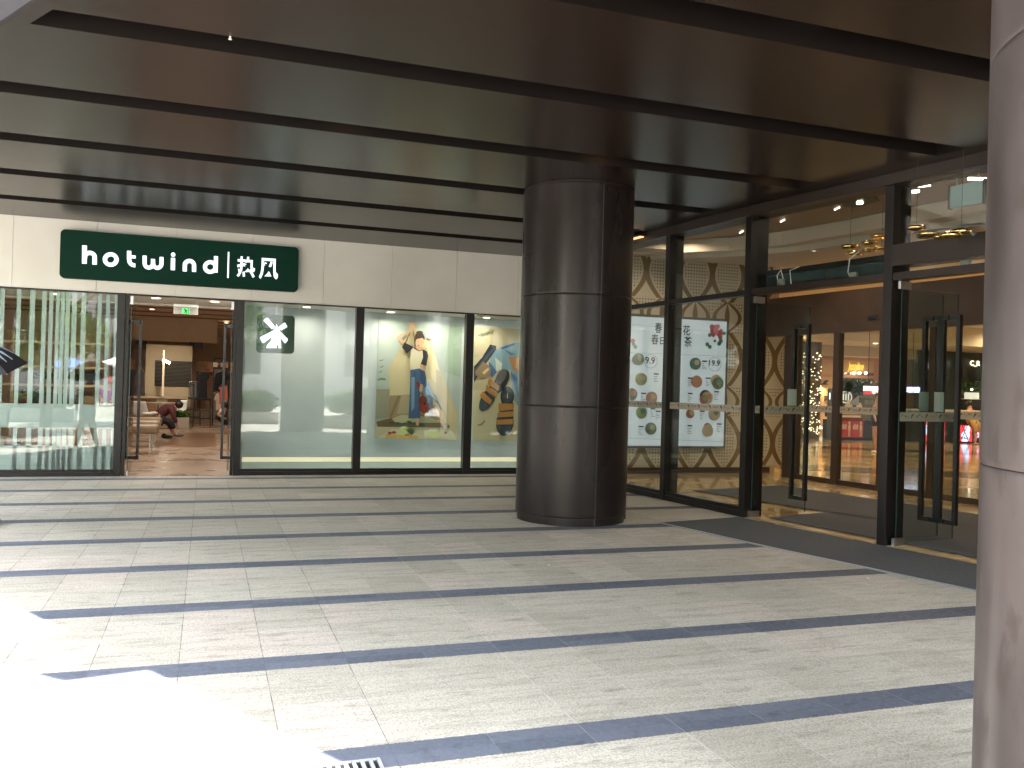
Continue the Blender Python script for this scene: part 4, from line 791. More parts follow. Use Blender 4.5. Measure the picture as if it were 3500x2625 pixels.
# door leaves open inwards at right angles
def dleaf(s, P, D, N, seed, sticker=True):
    Pn = P+D*s; Dn = N; Nn = -D
    d = MB().obox(Pn, Dn, Nn, .10, 1.06, -.006, .006, .03, 2.80).build('door', GLE, ent)
    MB().obox(Pn, Dn, Nn, 1.0605, 1.068, -.0062, .0062, .03, 2.80).build('glass_edge', GEDGE, d); MB().obox(Pn, Dn, Nn, .092, .0995, -.0062, .0062, .03, 2.80).build('glass_edge', GEDGE, d)
    MB().obox(Pn, Dn, Nn, .05, .22, -.018, .018, .003, .085).build('pivot_shoe', STEEL, d); MB().obox(Pn, Dn, Nn, .05, .22, -.018, .018, 2.78, 2.865).build('top_patch', STEEL, d)
    h = MB()
    for zz in (.20, 2.50): h.obox(Pn, Dn, Nn, .90, .95, -.095, -.008, zz, zz+.05).obox(Pn, Dn, Nn, .90, .95, .008, .095, zz, zz+.05)
    for q in (-1, 1): h.obox(Pn, Dn, Nn, .90, .95, min(q*.095, q*.14), max(q*.095, q*.14), .20, 2.55)
    h.build('handle', mat('handle_bronze', (.007, .008, .009), .35), d)
    bandfilm(Pn, Dn, Nn, .12, 1.05, .008, 1.35, 1.45, d, seed)
    if sticker:
        st = MB(); off = .012
        st.obox(Pn, Dn, Nn, .70, .87, off, off+.001, 1.46, 1.68, 0)
        for z, x in ((1.615, .755), ): st.obox(Pn, Dn, Nn, x, x+.018, off+.0012, off+.002, z, z+.022, 1).obox(Pn, Dn, Nn, x-.006, x+.02, off+.0012, off+.002, z-.05, z-.004, 1).obox(Pn, Dn, Nn, x-.012, x, off+.0012, off+.002, z-.10, z-.052, 1).obox(Pn, Dn, Nn, x+.014, x+.024, off+.0012, off+.002, z-.095, z-.052, 1).obox(Pn, Dn, Nn, x+.021, x+.05, off+.0012, off+.002, z-.02, z-.01, 1)
        st.obox(Pn, Dn, Nn, .81, .85, off+.0012, off+.002, 1.56, 1.62, 2); st.obox(Pn, Dn, Nn, .72, .77, off+.0012, off+.002, 1.468, 1.50, 3)
        c = Pn+Dn*.84+Nn*(off+.003)+V((0, 0, 1.485)); st.add([c]+[c+Dn*(.028*cos(2*pi*k/16))+V((0, 0, .028*sin(2*pi*k/16))) for k in range(16)], [(0, k+1, (k+1) % 16+1) for k in range(16)], 4)
        st.build('door_sticker', [plain((.50, .56, .52)), plain((.02, .15, .07)), plain((.25, .40, .36)), plain((.45, .55, .06)), plain((.65, .02, .20))], d)
dleaf(.075, PA, DB, NB, 3); dleaf(2.04, PA, DB, NB, 4); dleaf(2.23, PA, DB, NB, 5); dleaf(4.12, PA, DB, NB, 6, False); dleaf(4.31, PA, DB, NB, 7, False)
# air curtain above the first door, cables, sockets
ac = thing('air_curtain', 'long teal grey air curtain box above the first pair of doors', 'air curtain', (7, 8.7, 3))
MB().obox(PA, DB, NB, .12, 2.02, .20, .42, 2.975, 3.13).build('casing', mat('casing_teal', (.030, .050, .052), .4), ac, bevel=.01); MB().obox(PA, DB, NB, .12, 2.02, .20, .42, 3.132, 3.20).build('top_grille', BLK, ac); MB().obox(PA, DB, NB, 1.07, 1.075, .197, .1995, 2.975, 3.13).build('seam', BLK, ac)
def pw_(s, n, z): p = PA+DB*s+NB*n; return (p.x, p.y, z)
MB().tube([pw_(1.5, .15, 2.97), pw_(1.45, .16, 3.05), pw_(1.48, .15, 3.2), pw_(1.60, .16, 3.27)], .006).build('cable', WHITE, ac); MB().tube([pw_(.38, .15, 2.97), pw_(.35, .16, 3.12), pw_(.42, .15, 3.18), pw_(.46, .16, 3.05), pw_(.47, .16, 2.98)], .006).build('cable', WHITE, ac); MB().tube([pw_(.6, .15, 2.97), pw_(.56, .16, 3.16), pw_(.72, .15, 3.19)], .006).build('cable', WHITE, ac)
for k, s in enumerate((.43, 1.55, 2.9)):
    z = 2.965 if k < 2 else 2.955; p = PA+DB*s+NB*.12
    o = MB().obox(PA, DB, NB, s-.05, s+.05, .125 if k < 2 else .16, .17 if k < 2 else .2, z, z+(.07 if k else .10)).build('junction_box', mat('box_white', (.25, .28, .25), .5), bevel=.004)
    tag(o, ['small white box at the left end of the air curtain', 'small white box with cables near the middle post, above the doors', 'small white box behind the slot under the wide brown header'][k], 'junction box', 'white boxes above the doors')
ad = thing('hanging_sign', 'blank teal plate sign hanging behind the glass near the right column', 'sign', (7.6, 6.9, 3.7))
s_a, s_b = 2.66, 3.02; MB().obox(PA, DB, NB, s_a, s_b, .25, .28, 3.60, 3.83).build('plate', mat('teal_plate', (.22, .30, .31), .4), ad); MB().obox(PA, DB, NB, s_a-.02, s_a, .24, .29, 3.59, 3.84).build('end_cap', BLK, ad); MB().obox(PA, DB, NB, s_b, s_b+.025, .24, .29, 3.59, 3.84).build('end_cap', BLK, ad)
for s in (s_a+.06, s_b-.06): MB().tube([pw_(s, .265, 3.83), pw_(s, .265, 4.3)], .005).build('hanger', STEEL, ad)

# outer and inner mats, marble floor
MATM = mat('ribbed_mat', (.062, .063, .070), .9, var=.25, vscale=60, bump=.6, bscale=160)
def mat_obj(pts, label, z): tag(MB().prism([(x, y, z) for x, y in pts], (0, 0, .010)).build('door_mat', MATM, bevel=.003), label, 'door mat')
e0 = PA+DB*.0; mat_obj([(5.25, 9.42), (6.52, 9.68), (6.93, 7.5), (7.18, 6.2), (7.45, 4.6), (6.4, 4.5), (6.14, 5.62), (5.63, 7.6)], 'large dark grey mat on the paving outside the entrance doors', .001)
mat_obj([(6.86, 9.50), (8.14, 9.84), (8.9, 5.9), (9.2, 4.2), (7.85, 4.2), (7.30, 7.2)], 'dark mat just inside the open entrance doors', .014)
mat_obj([(7.45, 12.35), (9.50, 12.85), (10.9, 5.2), (9.2, 4.9)], 'long dark mat along the inner sliding doors', .014)
edge = MB(); 
for a, b in (((5.25, 9.42), (5.63, 7.6)), ((5.63, 7.6), (6.14, 5.62)), ((6.14, 5.62), (6.4, 4.5))): edge.prism([(a[0]-.03, a[1]-.01, .002), (b[0]-.03, b[1]-.01, .002), (b[0], b[1], .002), (a[0], a[1], .002)], (0, 0, .012))
tag(edge.build('mat_edging', mat('edging_metal', (.32, .34, .36), .4, .6)), 'thin pale metal strip along the outer edge of the big mat', 'edging strip')
MARB = mat('polished_marble', (.42, .27, .14), .10, spec=.6, var=.22, vscale=1.4, var2=(.60, .45, .26), roughvar=.3)
fl = MB().poly([(XR(15.2), 15.2, .006), (XR(9.72), 9.72, .006), (XR(-6), -6, .006), (60, -6, .006), (60, 60, .006), (10.8, 60, .006), (10.8, 15.2, .006)])
struct('mall_floor', fl, MARB)
struct('grey_floor_band', MB().poly([(11.5, 16, .009), (16, 13, .009), (24, 18.5, .009), (24.5, 19.5, .009), (16, 14.8, .009), (12, 17.4, .009)]).poly([(14, 24, .009), (24, 18, .009), (32, 20, .009), (32, 21.2, .009), (24, 19.5, .009), (14.5, 25.5, .009)]), mat('dark_marble', (.10, .085, .065), .12, spec=.6))

# inner sliding doors
PI_ = V((10.6, 14.2, 0)); DI = V((.117, -1, 0)).normalized(); NI = V((-DI.y, DI.x, 0))
inn = thing('sliding_doors', 'brown framed inner sliding glass doors of the mall lobby', 'sliding doors', (10.8, 12, 0))
BRW = mat('walnut_frame', (.042, .023, .0125), .4, var=.15, vscale=3)
for a, b in ((-.10, .26), (1.13, 1.27), (2.15, 2.31), (3.14, 3.25), (4.1, 4.25), (5.3, 5.5), (6.6, 6.8)): MB().obox(PI_, DI, NI, a, b, 0, .12, 0, 2.75).build('post', BRW, inn, bevel=.004)
MB().obox(PI_, DI, NI, -.8, 11, -.02, .14, 2.752, 3.50).build('header', BRW, inn)
for a, b in ((.262, 1.128), (1.272, 2.148), (2.312, 3.138), (3.252, 4.098), (4.252, 5.298), (5.502, 6.598)):
    MB().obox(PI_, DI, NI, a, b, .03, .09, .007, .10).build('bottom_rail', BRW, inn); MB().obox(PI_, DI, NI, a, b, .05, .062, .101, 2.75).build('pane', GLE, inn); bandfilm(PI_, DI, NI, a+.005, b-.005, .045, 1.30, 1.42, inn, int(a*10))
GRL = mat('film_letters', (.30, .31, .29), .6)
text('lettering', 'AUTO DOOR', GRL, inn, PI_+DI*1.72+NI*.044+V((0, 0, 1.585)), .41, .055, 0, D=DI, bold=.01)
text('lettering', '自动门', GRL, inn, PI_+DI*1.84+NI*.044+V((0, 0, 1.475)), .30, .085, 0, D=DI, bold=.005)
m_ = MB(); m_.poly([tuple(PI_+DI*a+NI*.044+V((0, 0, z))) for a, z in ((1.50, 1.50), (1.71, 1.63), (1.71, 1.46), (1.52, 1.46))]); m_.build('arrow_mark', GRL, inn)
tag(MB().obox(PI_, DI, NI, 1.93, 2.12, -.06, -.022, 2.95, 3.01).build('door_sensor', BLK, bevel=.006), 'small black motion sensor on the brown header over the sliding doors', 'sensor')

# ------------------------------------------------------------------ patterned wall with menu light box
def decor():
    m = bpy.data.materials.new('perforated_pattern'); m.use_nodes = True; t = m.node_tree; p = t.nodes['Principled BSDF']
    def mt(op, a, b=None, c=None):
        n = t.nodes.new('ShaderNodeMath'); n.operation = op
        for i, x in enumerate((a, b, c)):
            if x is None: continue
            if isinstance(x, (int, float)): n.inputs[i].default_value = x
            else: L(t, x, n.inputs[i])
        return n.outputs[0]
    def mix(f, a, b):
        n = t.nodes.new('ShaderNodeMix'); n.data_type = 'RGBA'
        for i, x in ((0, f), (6, a), (7, b)):
            if isinstance(x, tuple): n.inputs[i].default_value = (*x, 1)
            elif isinstance(x, (int, float)): n.inputs[i].default_value = x
            else: L(t, x, n.inputs[i])
        return n.outputs[2]
    tc = t.nodes.new('ShaderNodeTexCoord'); sp = t.nodes.new('ShaderNodeSeparateXYZ'); L(t, tc.outputs['Object'], sp.inputs[0]); x, z = sp.outputs[0], sp.outputs[2]
    u = mt('ABSOLUTE', mt('MULTIPLY', mt('SUBTRACT', mt('FRACT', mt('ADD', mt('DIVIDE', mt('SUBTRACT', x, 9.07), .735), 20.5)), .5), .735))
    tz = mt('MULTIPLY', mt('FRACT', mt('ADD', mt('DIVIDE', mt('SUBTRACT', z, 1.746), 1.67), 10)), 1.67)
    big = mt('LESS_THAN', tz, 1.07)
    gb = mt('MULTIPLY', mt('SINE', mt('MULTIPLY', tz, pi/1.07)), .29); gs = mt('MULTIPLY', mt('SINE', mt('MULTIPLY', mt('SUBTRACT', tz, 1.07), pi/.6)), .065)
    inb = mt('MULTIPLY', big, mt('MULTIPLY', mt('GREATER_THAN', u, mt('ADD', gb, .015)), mt('LESS_THAN', u, mt('ADD', gb, .13))))
    # in the short zone the band runs on outwards, and the little lens itself is filled
    flare = mt('ADD', mt('MULTIPLY', mt('ABSOLUTE', mt('SINE', mt('MULTIPLY', mt('SUBTRACT', tz, 1.07), pi/.6))), .28), .03)
    ins = mt('MULTIPLY', mt('SUBTRACT', 1, big), mt('MAXIMUM', mt('LESS_THAN', u, mt('SUBTRACT', gs, .008)), mt('MULTIPLY', mt('GREATER_THAN', u, mt('SUBTRACT', flare, .06)), mt('LESS_THAN', u, mt('ADD', flare, .03)))))
    brown = mt('MAXIMUM', inb, ins)
    dots = []
    du = mt('SUBTRACT', mt('FRACT', mt('ADD', mt('DIVIDE', x, .062), 500)), .5); dz = mt('SUBTRACT', mt('FRACT', mt('ADD', mt('DIVIDE', z, .062), 50)), .5)
    rr = mt('ADD', mt('MULTIPLY', du, du), mt('MULTIPLY', dz, dz)); dot = mt('LESS_THAN', rr, .055)
    zone = mt('MAXIMUM', mt('MULTIPLY', big, mt('LESS_THAN', u, mt('SUBTRACT', gb, .03))), mt('MULTIPLY', mt('SUBTRACT', 1, big), mt('GREATER_THAN', u, mt('ADD', flare, .06))))
    c = mix(mt('MULTIPLY', dot, zone), (.54, .48, .37), (.10, .06, .03)); c = mix(brown, c, (.17, .105, .035))
    L(t, c, p.inputs['Base Color']); p.inputs['Roughness'].default_value = .6; return m
dw = thing('patterned_wall', 'cream lobby wall perforated with dots and brown leaf shaped lattice', 'wall', (9, 15.15, 0)); DM = decor()
MB().box(5.9, 15.12, .12, 10.86, 15.20, 4.36).build('panel', DM, dw); MB().box(10.62, 15.05, .16, 11.14, 15.10, 3.06).build('panel', DM, dw); MB().box(5.9, 15.11, .0, 10.9, 15.21, .118).build('skirting', BRW, dw)
lb = thing('menu_light_box', 'large backlit menu board with brush lettering, a pink flower and round dish pictures', 'menu board', (8.6, 15, .5)); YM = 14.99
MB().box(6.35, YM, .50, 9.76, 15.115, 3.07).build('frame', mat('grey_frame', (.09, .09, .10), .4), lb); MB().box(6.40, YM-.006, .55, 9.71, YM-.001, 3.02).build('lit_panel', mat('lit_panel', (.42, .50, .56), .4, emit=.30), lb)
n_ = lambda x, y: at(x, y, YM-.010, 2130, 1070, 3.457)
pr = MB(); PMs = [plain(c, .6) for c in ((.42, .10, .14), (.60, .22, .30), (.06, .22, .17), (.03, .03, .035), (.05, .17, .14), (.42, .20, .13), (.20, .30, .12), (.40, .34, .22), (.10, .13, .08), (.28, .12, .10))]
lo = [0]
def disc(x, y, r, m): lo[0] += 1; pr.poly([n_(px, py)-V((0, .0006*lo[0], 0)) for px, py in ell(x, y, r, r*1.08, 18)], m)
rg = random.Random(21)
for k in range(16): disc(1105+rg.uniform(-60, 60), 215+rg.uniform(-60, 70), rg.uniform(20, 36), rg.choice((0, 1)))
for x, y in ((1020, 260), (1190, 240), (1150, 330), (1080, 330), (990, 370), (1020, 400), (1130, 360), (120, 370), (140, 400)): disc(x, y, rg.uniform(16, 26), 2)
disc(110, 330, 26, 0)
for x, y, m in ((150, 560, 0), (175, 545, 4), (200, 780, 7), (210, 780, 6), (95, 960, 8), (330, 1000, 5), (210, 1175, 6), (320, 1365, 8), (845, 598, 4), (860, 810, 5), (1090, 800, 7), (1110, 830, 8), (960, 980, 3), (985, 1000, 7), (940, 1020, 9), (1065, 1195, 8), (1070, 1190, 7), (985, 1350, 9), (780, 1190, 9), (985, 1390, 7)): disc(x, y, 68 if m not in (0, 9) else 50, m); disc(x+18, y-14, 30, rg.choice((5, 7, 6, 2)))
for (x, y) in ((350, 710), (200, 940), (310, 1120), (170, 1330), (920, 560), (750, 760), (960, 760), (1060, 920), (750, 940), (890, 1150), (745, 1320), (1090, 1300), (370, 1150)):
    lo[0] += 1; Z = .0006*lo[0]; pr.poly([n_(px, py)-V((0, Z, 0)) for px, py in ((x, y), (x+58, y+3), (x+58, y+20), (x, y+17))], 3)
    for k in range(4): w = rg.uniform(20, 60); pr.poly([n_(px, py)-V((0, Z, 0)) for px, py in ((x, y+36+k*20), (x+w, y+38+k*20), (x+w, y+44+k*20), (x, y+42+k*20))], 8)
for yy in (465, 1475):
    for k in range(45): x = 60+k*26; pr.poly([n_(px, py)-V((0, .002, 0)) for px, py in ((x, yy+k), (x+14, yy+k), (x+14, yy+5+k), (x, yy+5+k))], 8)
pr.build('menu_print', PMs, lb)
INK = plain((.025, .025, .03), .7)
for ch, x0, y0, x1, y1 in (('春', 368, 115, 455, 235), ('春', 325, 250, 415, 372), ('日', 430, 288, 490, 372), ('花', 700, 145, 790, 262), ('茶', 715, 278, 808, 398), ('9.9', 255, 520, 372, 598), ('19.9', 1010, 560, 1140, 622)):
    p = n_(x0, y1)-V((0, .016, 0)); q = n_(x1, y0); text('lettering', ch, INK, lb, p, q.x-p.x, q.z-p.z, 0, bold=.012 if ch in '春日花茶' else .02)
for cx_, cy_ in ((320, 570), (1075, 605)):
    m_ = MB(); ribbon(m_, [n_(x, y)-V((0, .02, 0)) for x, y in ell(cx_, cy_, 76, 80, 24)+[(cx_+76, cy_)]], .006, .001); m_.build('ring_mark', INK, lb)

# ------------------------------------------------------------------ lobby ceiling and lights
LC = mat('lobby_ceiling', (.48, .39, .31), .7); LC2 = mat('lobby_ceiling_brown', (.30, .20, .12), .6); COVE = mat('cove_teal', (.28, .34, .33), .6)
lc = thing('lobby_ceiling', 'stepped cream and brown lobby ceiling with curved coves behind the glass', 'ceiling', (9, 9, 4.3))
MB().prism([(XR(15.2)+.31, 15.2, 4.40), (XR(9.72)+.31, 9.72, 4.40), (XR(-5)+.31, -5, 4.40), (14.5, -5, 4.40), (11.1, 15.2, 4.40)], (0, 0, .1)).build('slab', LC2, lc)
MB().obox(PA, DA, NA, .05, 5.45, .32, .95, 4.20, 4.39).build('border', LC, lc); MB().obox(PA, DB, NB, 0, 14, .32, .95, 4.20, 4.39).build('border', LC, lc)
def curve_band(off, w, z0, z1):
    ys = [14.9, 14.2, 13.5, 12.6, 11.4, 10, 8.5, 7, 5, 2, -3]; xs = [7.4, 8.1, 8.75, 9.2, 9.45, 9.65, 9.9, 10.2, 10.6, 11.2, 12.3]
    a = [(x+off, y-off*.15, z0) for x, y in zip(xs, ys)]; b = [(x+off+w, y-(off+w)*.15, z0) for x, y in zip(xs, ys)]
    return MB().prism(a+b[::-1], (0, 0, z1-z0))
curve_band(0, .25, 4.16, 4.39).build('cove_step', LC, lc); curve_band(.26, .22, 4.24, 4.385).build('cove_recess', COVE, lc); curve_band(.49, 2.6, 4.10, 4.38).build('inner_field', LC, lc)
MB().box(6.0, 14.2, 4.20, 10.8, 15.1, 4.38).build('rear_border', LC, lc)
ld = thing('recessed_lamp', 'dark recessed panel with a small bright lamp in the lobby ceiling', 'ceiling lamp', (8.3, 9.0, 4.1)); q = at(510, 535, 7.9, 2800, 550, 3.687)
P4 = [floorz(*p, 4.395, 2800, 550, 3.687) for p in ((290, 500), (700, 440), (760, 500), (430, 580), (290, 560))]
MB().prism([(p.x, p.y, 4.385) for p in P4], (0, 0, .012)).build('panel', BLK, ld); q = floorz(512, 535, 4.37, 2800, 550, 3.687); MB().cyl(q.x, q.y, 4.365, 4.38, .045, 20).build('lens', DL, ld); lamp(ld, (q.x, q.y, 4.33), 9, .1)
for k, (x, y, zz, ox, oy, s) in enumerate(((225, 592, 4.39, 2800, 550, 3.687), (2120, 378, 4.39, 2100, 650, 3.687), (1600, 520, 4.39, 2100, 650, 3.687))):
    q = floorz(x, y, zz, ox, oy, s); o = thing('twin_spotlight', ['pair of tiny silver spotlights left of the dark ceiling panel', 'pair of tiny spotlights behind the first door post', 'pair of tiny spotlights above the fixed glass bay'][k], 'spotlight', q, group='tiny paired spotlights in the lobby ceiling')
    for dy in (-.07, 0, .07): MB().sph((q.x+dy*.3, q.y+dy, 4.38), .014, 8, 6).build('spot_head', mat('spot_glint', (1, .95, .85), .4, emit=2.5), o)
LB_ = [(8.2, 11.5), (8.6, 8.5), (9.2, 5.5), (8.0, 13.8), (9.8, 12.5)]
for k, (x, y) in enumerate(LB_): downlight(x, y, 4.098 if x > 9 else 4.395, ['lobby downlight over the middle of the long mat', 'lobby downlight over the first doors', 'lobby downlight over the second doors', 'lobby downlight in front of the menu board', 'lobby downlight near the sliding doors'][k], 8, .03, 'round downlights in the lobby ceiling', .25, (1, .80, .58))
# chandelier of polished pebble discs
GOLD = mat('polished_brass', (.85, .60, .26), .08, 1)
ch = thing('pebble_chandelier', 'cluster of polished gold pebble discs on rods hanging in the lobby', 'chandelier', (8.9, 7.9, 4.0))
for k, (x, y, Y, r) in enumerate(((390, 1085, 8.5, .12), (640, 1040, 8.5, .12), (760, 955, 8.5, .12), (790, 1105, 8.5, .10), (450, 1170, 8.6, .11), (620, 1135, 8.6, .09), (1225, 845, 7.1, .10), (1390, 925, 7.1, .12), (1340, 950, 7.2, .10), (1790, 895, 6.6, .12), (1660, 940, 6.6, .12), (1560, 960, 6.8, .1))):
    p = at(x, y, Y, 2800, 550, 3.687); p = p; t_ = MB().sph(p, (r, r*.8, r*.32), 20, 10).build('disc', GOLD, ch, smooth=True)
    if k % 3 == 0: MB().tube([p, (p.x, p.y, 4.09)], .0022).build('rod', BLK, ch)
a = at(1190, 905, 7.0, 2800, 550, 3.687); b = at(2200, 775, 6.0, 2800, 550, 3.687); MB().tube([a, b], .012).build('main_rod', STEEL, ch); a = at(1815, 825, 6.6, 2800, 550, 3.687); b = at(1960, 925, 6.5, 2800, 550, 3.687); MB().tube([a, b], .02).build('cross_rod', STEEL, ch)
# bright slot lamps by the hanging sign
sl2 = thing('slot_lamp', 'bright narrow lamp slot in the lobby ceiling beside the hanging plate', 'ceiling lamp', (8.3, 6.4, 4.1))
for (x0, y0, x1, y1) in ((1185, 322, 1400, 300), (1880, 225, 2100, 230), (1170, 390, 1260, 380)):
    a = floorz(x0, y0, 4.19, 2800, 550, 3.687); b = floorz(x1, y1, 4.19, 2800, 550, 3.687); MB().tube([a, b], .018).build('lens', DL, sl2)

# ------------------------------------------------------------------ the mall beyond
r_ = lambda x, y, Y: at(x, y, Y, 2800, 1200, 3.687)
YF = 31.0
PEACH = mat('peach_trim', (.50, .24, .13), .6); OCH = mat('ochre_wall', (.55, .36, .17), .7, var=.06)
fs = thing('mall_shop', 'warm ochre shop front with a gold name sign and peach coloured trims', 'shop', (23, YF, 0)); a = r_(0, 115, YF); b = r_(1290, 60, YF); zt_ = 3.30
MB().box(19.5, YF, 0, 29.4, YF+.2, zt_).build('wall', OCH, fs)
for x0, x1, z0, z1 in ((20.6, 29.4, zt_-.12, zt_), (20.6, 29.4, 2.42, 2.55)): MB().box(x0, YF-.05, z0, x1, YF-.002, z1).build('trim', PEACH, fs)
for u in (15, 715, 1240): q = r_(u, 200, YF-.05); MB().box(q.x-.1, YF-.056, 0, q.x+.12, YF-.0505, zt_+.004).build('trim', PEACH, fs)
a = r_(275, 262, YF-.02); b = r_(710, 600, YF-.02); w_ = MB().box(a.x, YF-.03, .9, b.x, YF-.005, a.z).build('window', mat('shop_dim', (.20, .12, .07), .4, var=.5, vscale=1.5), fs); MB().box(a.x, YF-.04, .9, b.x, YF-.034, a.z).build('pane', GLE, w_)
p = r_(360, 218, YF-.08); q = r_(560, 130, YF-.08); text('lettering', 'Jessyline', mat('gold_letters', (.9, .62, .10), .4, emit=.55), fs, (p.x, YF-.08, 2.66), q.x-p.x, .46, .02, shear=.25)
for k, u in enumerate((437, 509, 587)): q = r_(u, 278, YF-.3); o = MB().sph((q.x, YF-.3, q.z), .06, 10, 6).build('spot_bulb', DL, smooth=True); tag(o, ['left', 'middle', 'right'][k]+' of three bright spots in the ochre shop window', 'spotlight', 'three spots in the ochre shop window')
wl = thing('wall_lamp', 'black cone wall lamp on the ochre wall', 'wall lamp', (*r_(70, 400, YF-.2).xy, 2)); q = r_(68, 405, YF-.25); MB().lathe((q.x, YF-.25, q.z-.06), [(.17, 0), (.05, .08), (.03, .16), (.0, .16)], 16).build('shade', BLK, wl); c_ = r_(97, 380, YF-.05); MB().tube([(q.x, YF-.25, q.z+.1), (c_.x, YF-.15, c_.z+.05), (c_.x, YF-.02, c_.z)], .015).build('arm', BLK, wl); MB().sph((c_.x, YF-.03, c_.z), .06, 10, 6).build('wall_plate', BLK, wl); lamp(wl, (q.x, YF-.25, q.z-.1), 8, .05)
a = r_(75, 565, YF-.06); b = r_(112, 622, YF-.06); tag(MB().box(a.x, YF-.05, b.z, b.x, YF-.003, a.z).build('wall_plaque', plain((.08, .04, .02))), 'small dark plaque on the ochre wall below the cone lamp', 'plaque')
for (x0, x1, y0, y1, lab) in ((-60, 138, 955, 985, 'pale glowing plinth strip at the foot of the ochre wall'),): a = r_(x0, y0, YF-.6); b = r_(x1, y1, YF-.6); tag(MB().box(a.x, YF-.6, b.z, b.x, YF-.3, a.z).build('plinth_strip', mat('strip_glow', (.75, .9, .7), .5, emit=.7)), lab, 'light strip')
# fairy light column
fc = thing('fairy_light_curtain', 'tall pillar wound with strings of tiny warm lights', 'fairy lights', (*at(2770, 1300, 27).xy, 0)); xa = at(2700, 1400, 27).x; xb = at(2803, 1400, 27).x
MB().box(xa, 27, .01, xb, 27.5, 3.6).build('pillar', mat('pillar_dim', (.12, .10, .07), .7, var=.4, vscale=2), fc); m_ = MB(); rg = random.Random(9)
for k in range(300): m_.sph((rg.uniform(xa, xb), 26.97, rg.uniform(.1, 3.2)), .016, 5, 4)
m_.build('tiny_bulbs', mat('fairy_bulb', (1, .80, .45), .5, emit=3), fc)['kind'] = 'stuff'
# directory stand
q = floorz(205, 1090, .01, 2800, 1200, 3.687)
a = r_(135, 470, 26.5); b = r_(270, 470, 26.5); ds = thing('directory_stand', 'grey rounded directory stand partly hidden by the sliding door post', 'information stand', (*a.xy, 0)); MB().prism(rrect(a.x, .01, b.x, a.z, .1, 26.5), (0, .12, 0)).build('body', mat('stand_grey', (.10, .10, .085), .4), ds); p = r_(150, 595, 26.4); MB().box(p.x, 26.488, p.z-.04, p.x+.03, 26.497, p.z+.2).build('lit_mark', LITW, ds)
# hanging greenery over the kiosk, grey kiosk wall
kg = thing('hanging_greenery', 'dark greenery with red flowers hung above the snack kiosk', 'plants', (*r_(500, 450, 27.5).xy, 1.9)); a = r_(265, 400, 27.5); b = r_(735, 500, 27.5)
leafclump(((a.x+b.x)/2, 27.5, (a.z+b.z)/2+.02), ((b.x-a.x)/2+.1, .4, .24), 1500, .11, rg).build('foliage', [LEAF2, mat('leaf_black', (.012, .03, .012), .6)], kg); m_ = MB()
for k in range(26): m_.sph((rg.uniform(a.x+.8, b.x), 27.1, rg.uniform(b.z, a.z+.1)), .035, 6, 4)
m_.build('flowers', plain((.30, .03, .05)), kg); MB().box(a.x-.1, 27.6, a.z-.15, b.x+.1, 27.68, a.z-.05).build('beam', BLK, kg)
kb = thing('kiosk_backwall', 'grey green back wall of the snack kiosk with a white round emblem', 'wall', (*r_(450, 600, 28).xy, 0)); a = r_(285, 500, 28); b = r_(760, 700, 28); MB().box(a.x, 28, .01, b.x+.6, 28.1, a.z+.1).build('panel', mat('grey_green', (.12, .12, .095), .6), kb)
c_ = r_(335, 580, 27.98); m_ = MB(); ribbon(m_, [(c_.x+.28*cos(t_), 27.97, c_.z+.22*sin(t_)) for t_ in [k*.35 for k in range(19)]], .04, .01)
for dx in (-.12, 0, .12): m_.box(c_.x+dx-.02, 27.97, c_.z-.12, c_.x+dx+.03, 27.98, c_.z+.14)
m_.build('emblem', mat('emblem_white', (.8, .78, .65), .5, emit=.5), kb)
a = r_(568, 440, 26.5); b = r_(760, 550, 26.5); ps = thing('price_sign', 'red and white lit price sign above the kiosk', 'price sign', (*a.xy, b.z)); mid = r_(600, 498, 26.5).z
MB().box(a.x, 26.5, mid, b.x+.35, 26.55, a.z).build('white_top', mat('lit_cream', (1, .97, .88), .5, emit=1.4), ps); MB().box(a.x, 26.5, b.z, b.x+.35, 26.55, mid-.002).build('red_field', mat('lit_red', (.60, .05, .04), .5, emit=.5), ps); p = r_(665, 540, 26.48); text('lettering', '¥29', mat('lit_cream', (1, .97, .88)), ps, (p.x, 26.49, b.z+.03), r_(745, 540, 26.48).x-p.x+.15, (mid-b.z)*.75, .005, bold=.02); MB().tube([(a.x+.2, 26.52, a.z), (a.x+.2, 26.52, 4.2)], .01).build('hanger', BLK, ps)
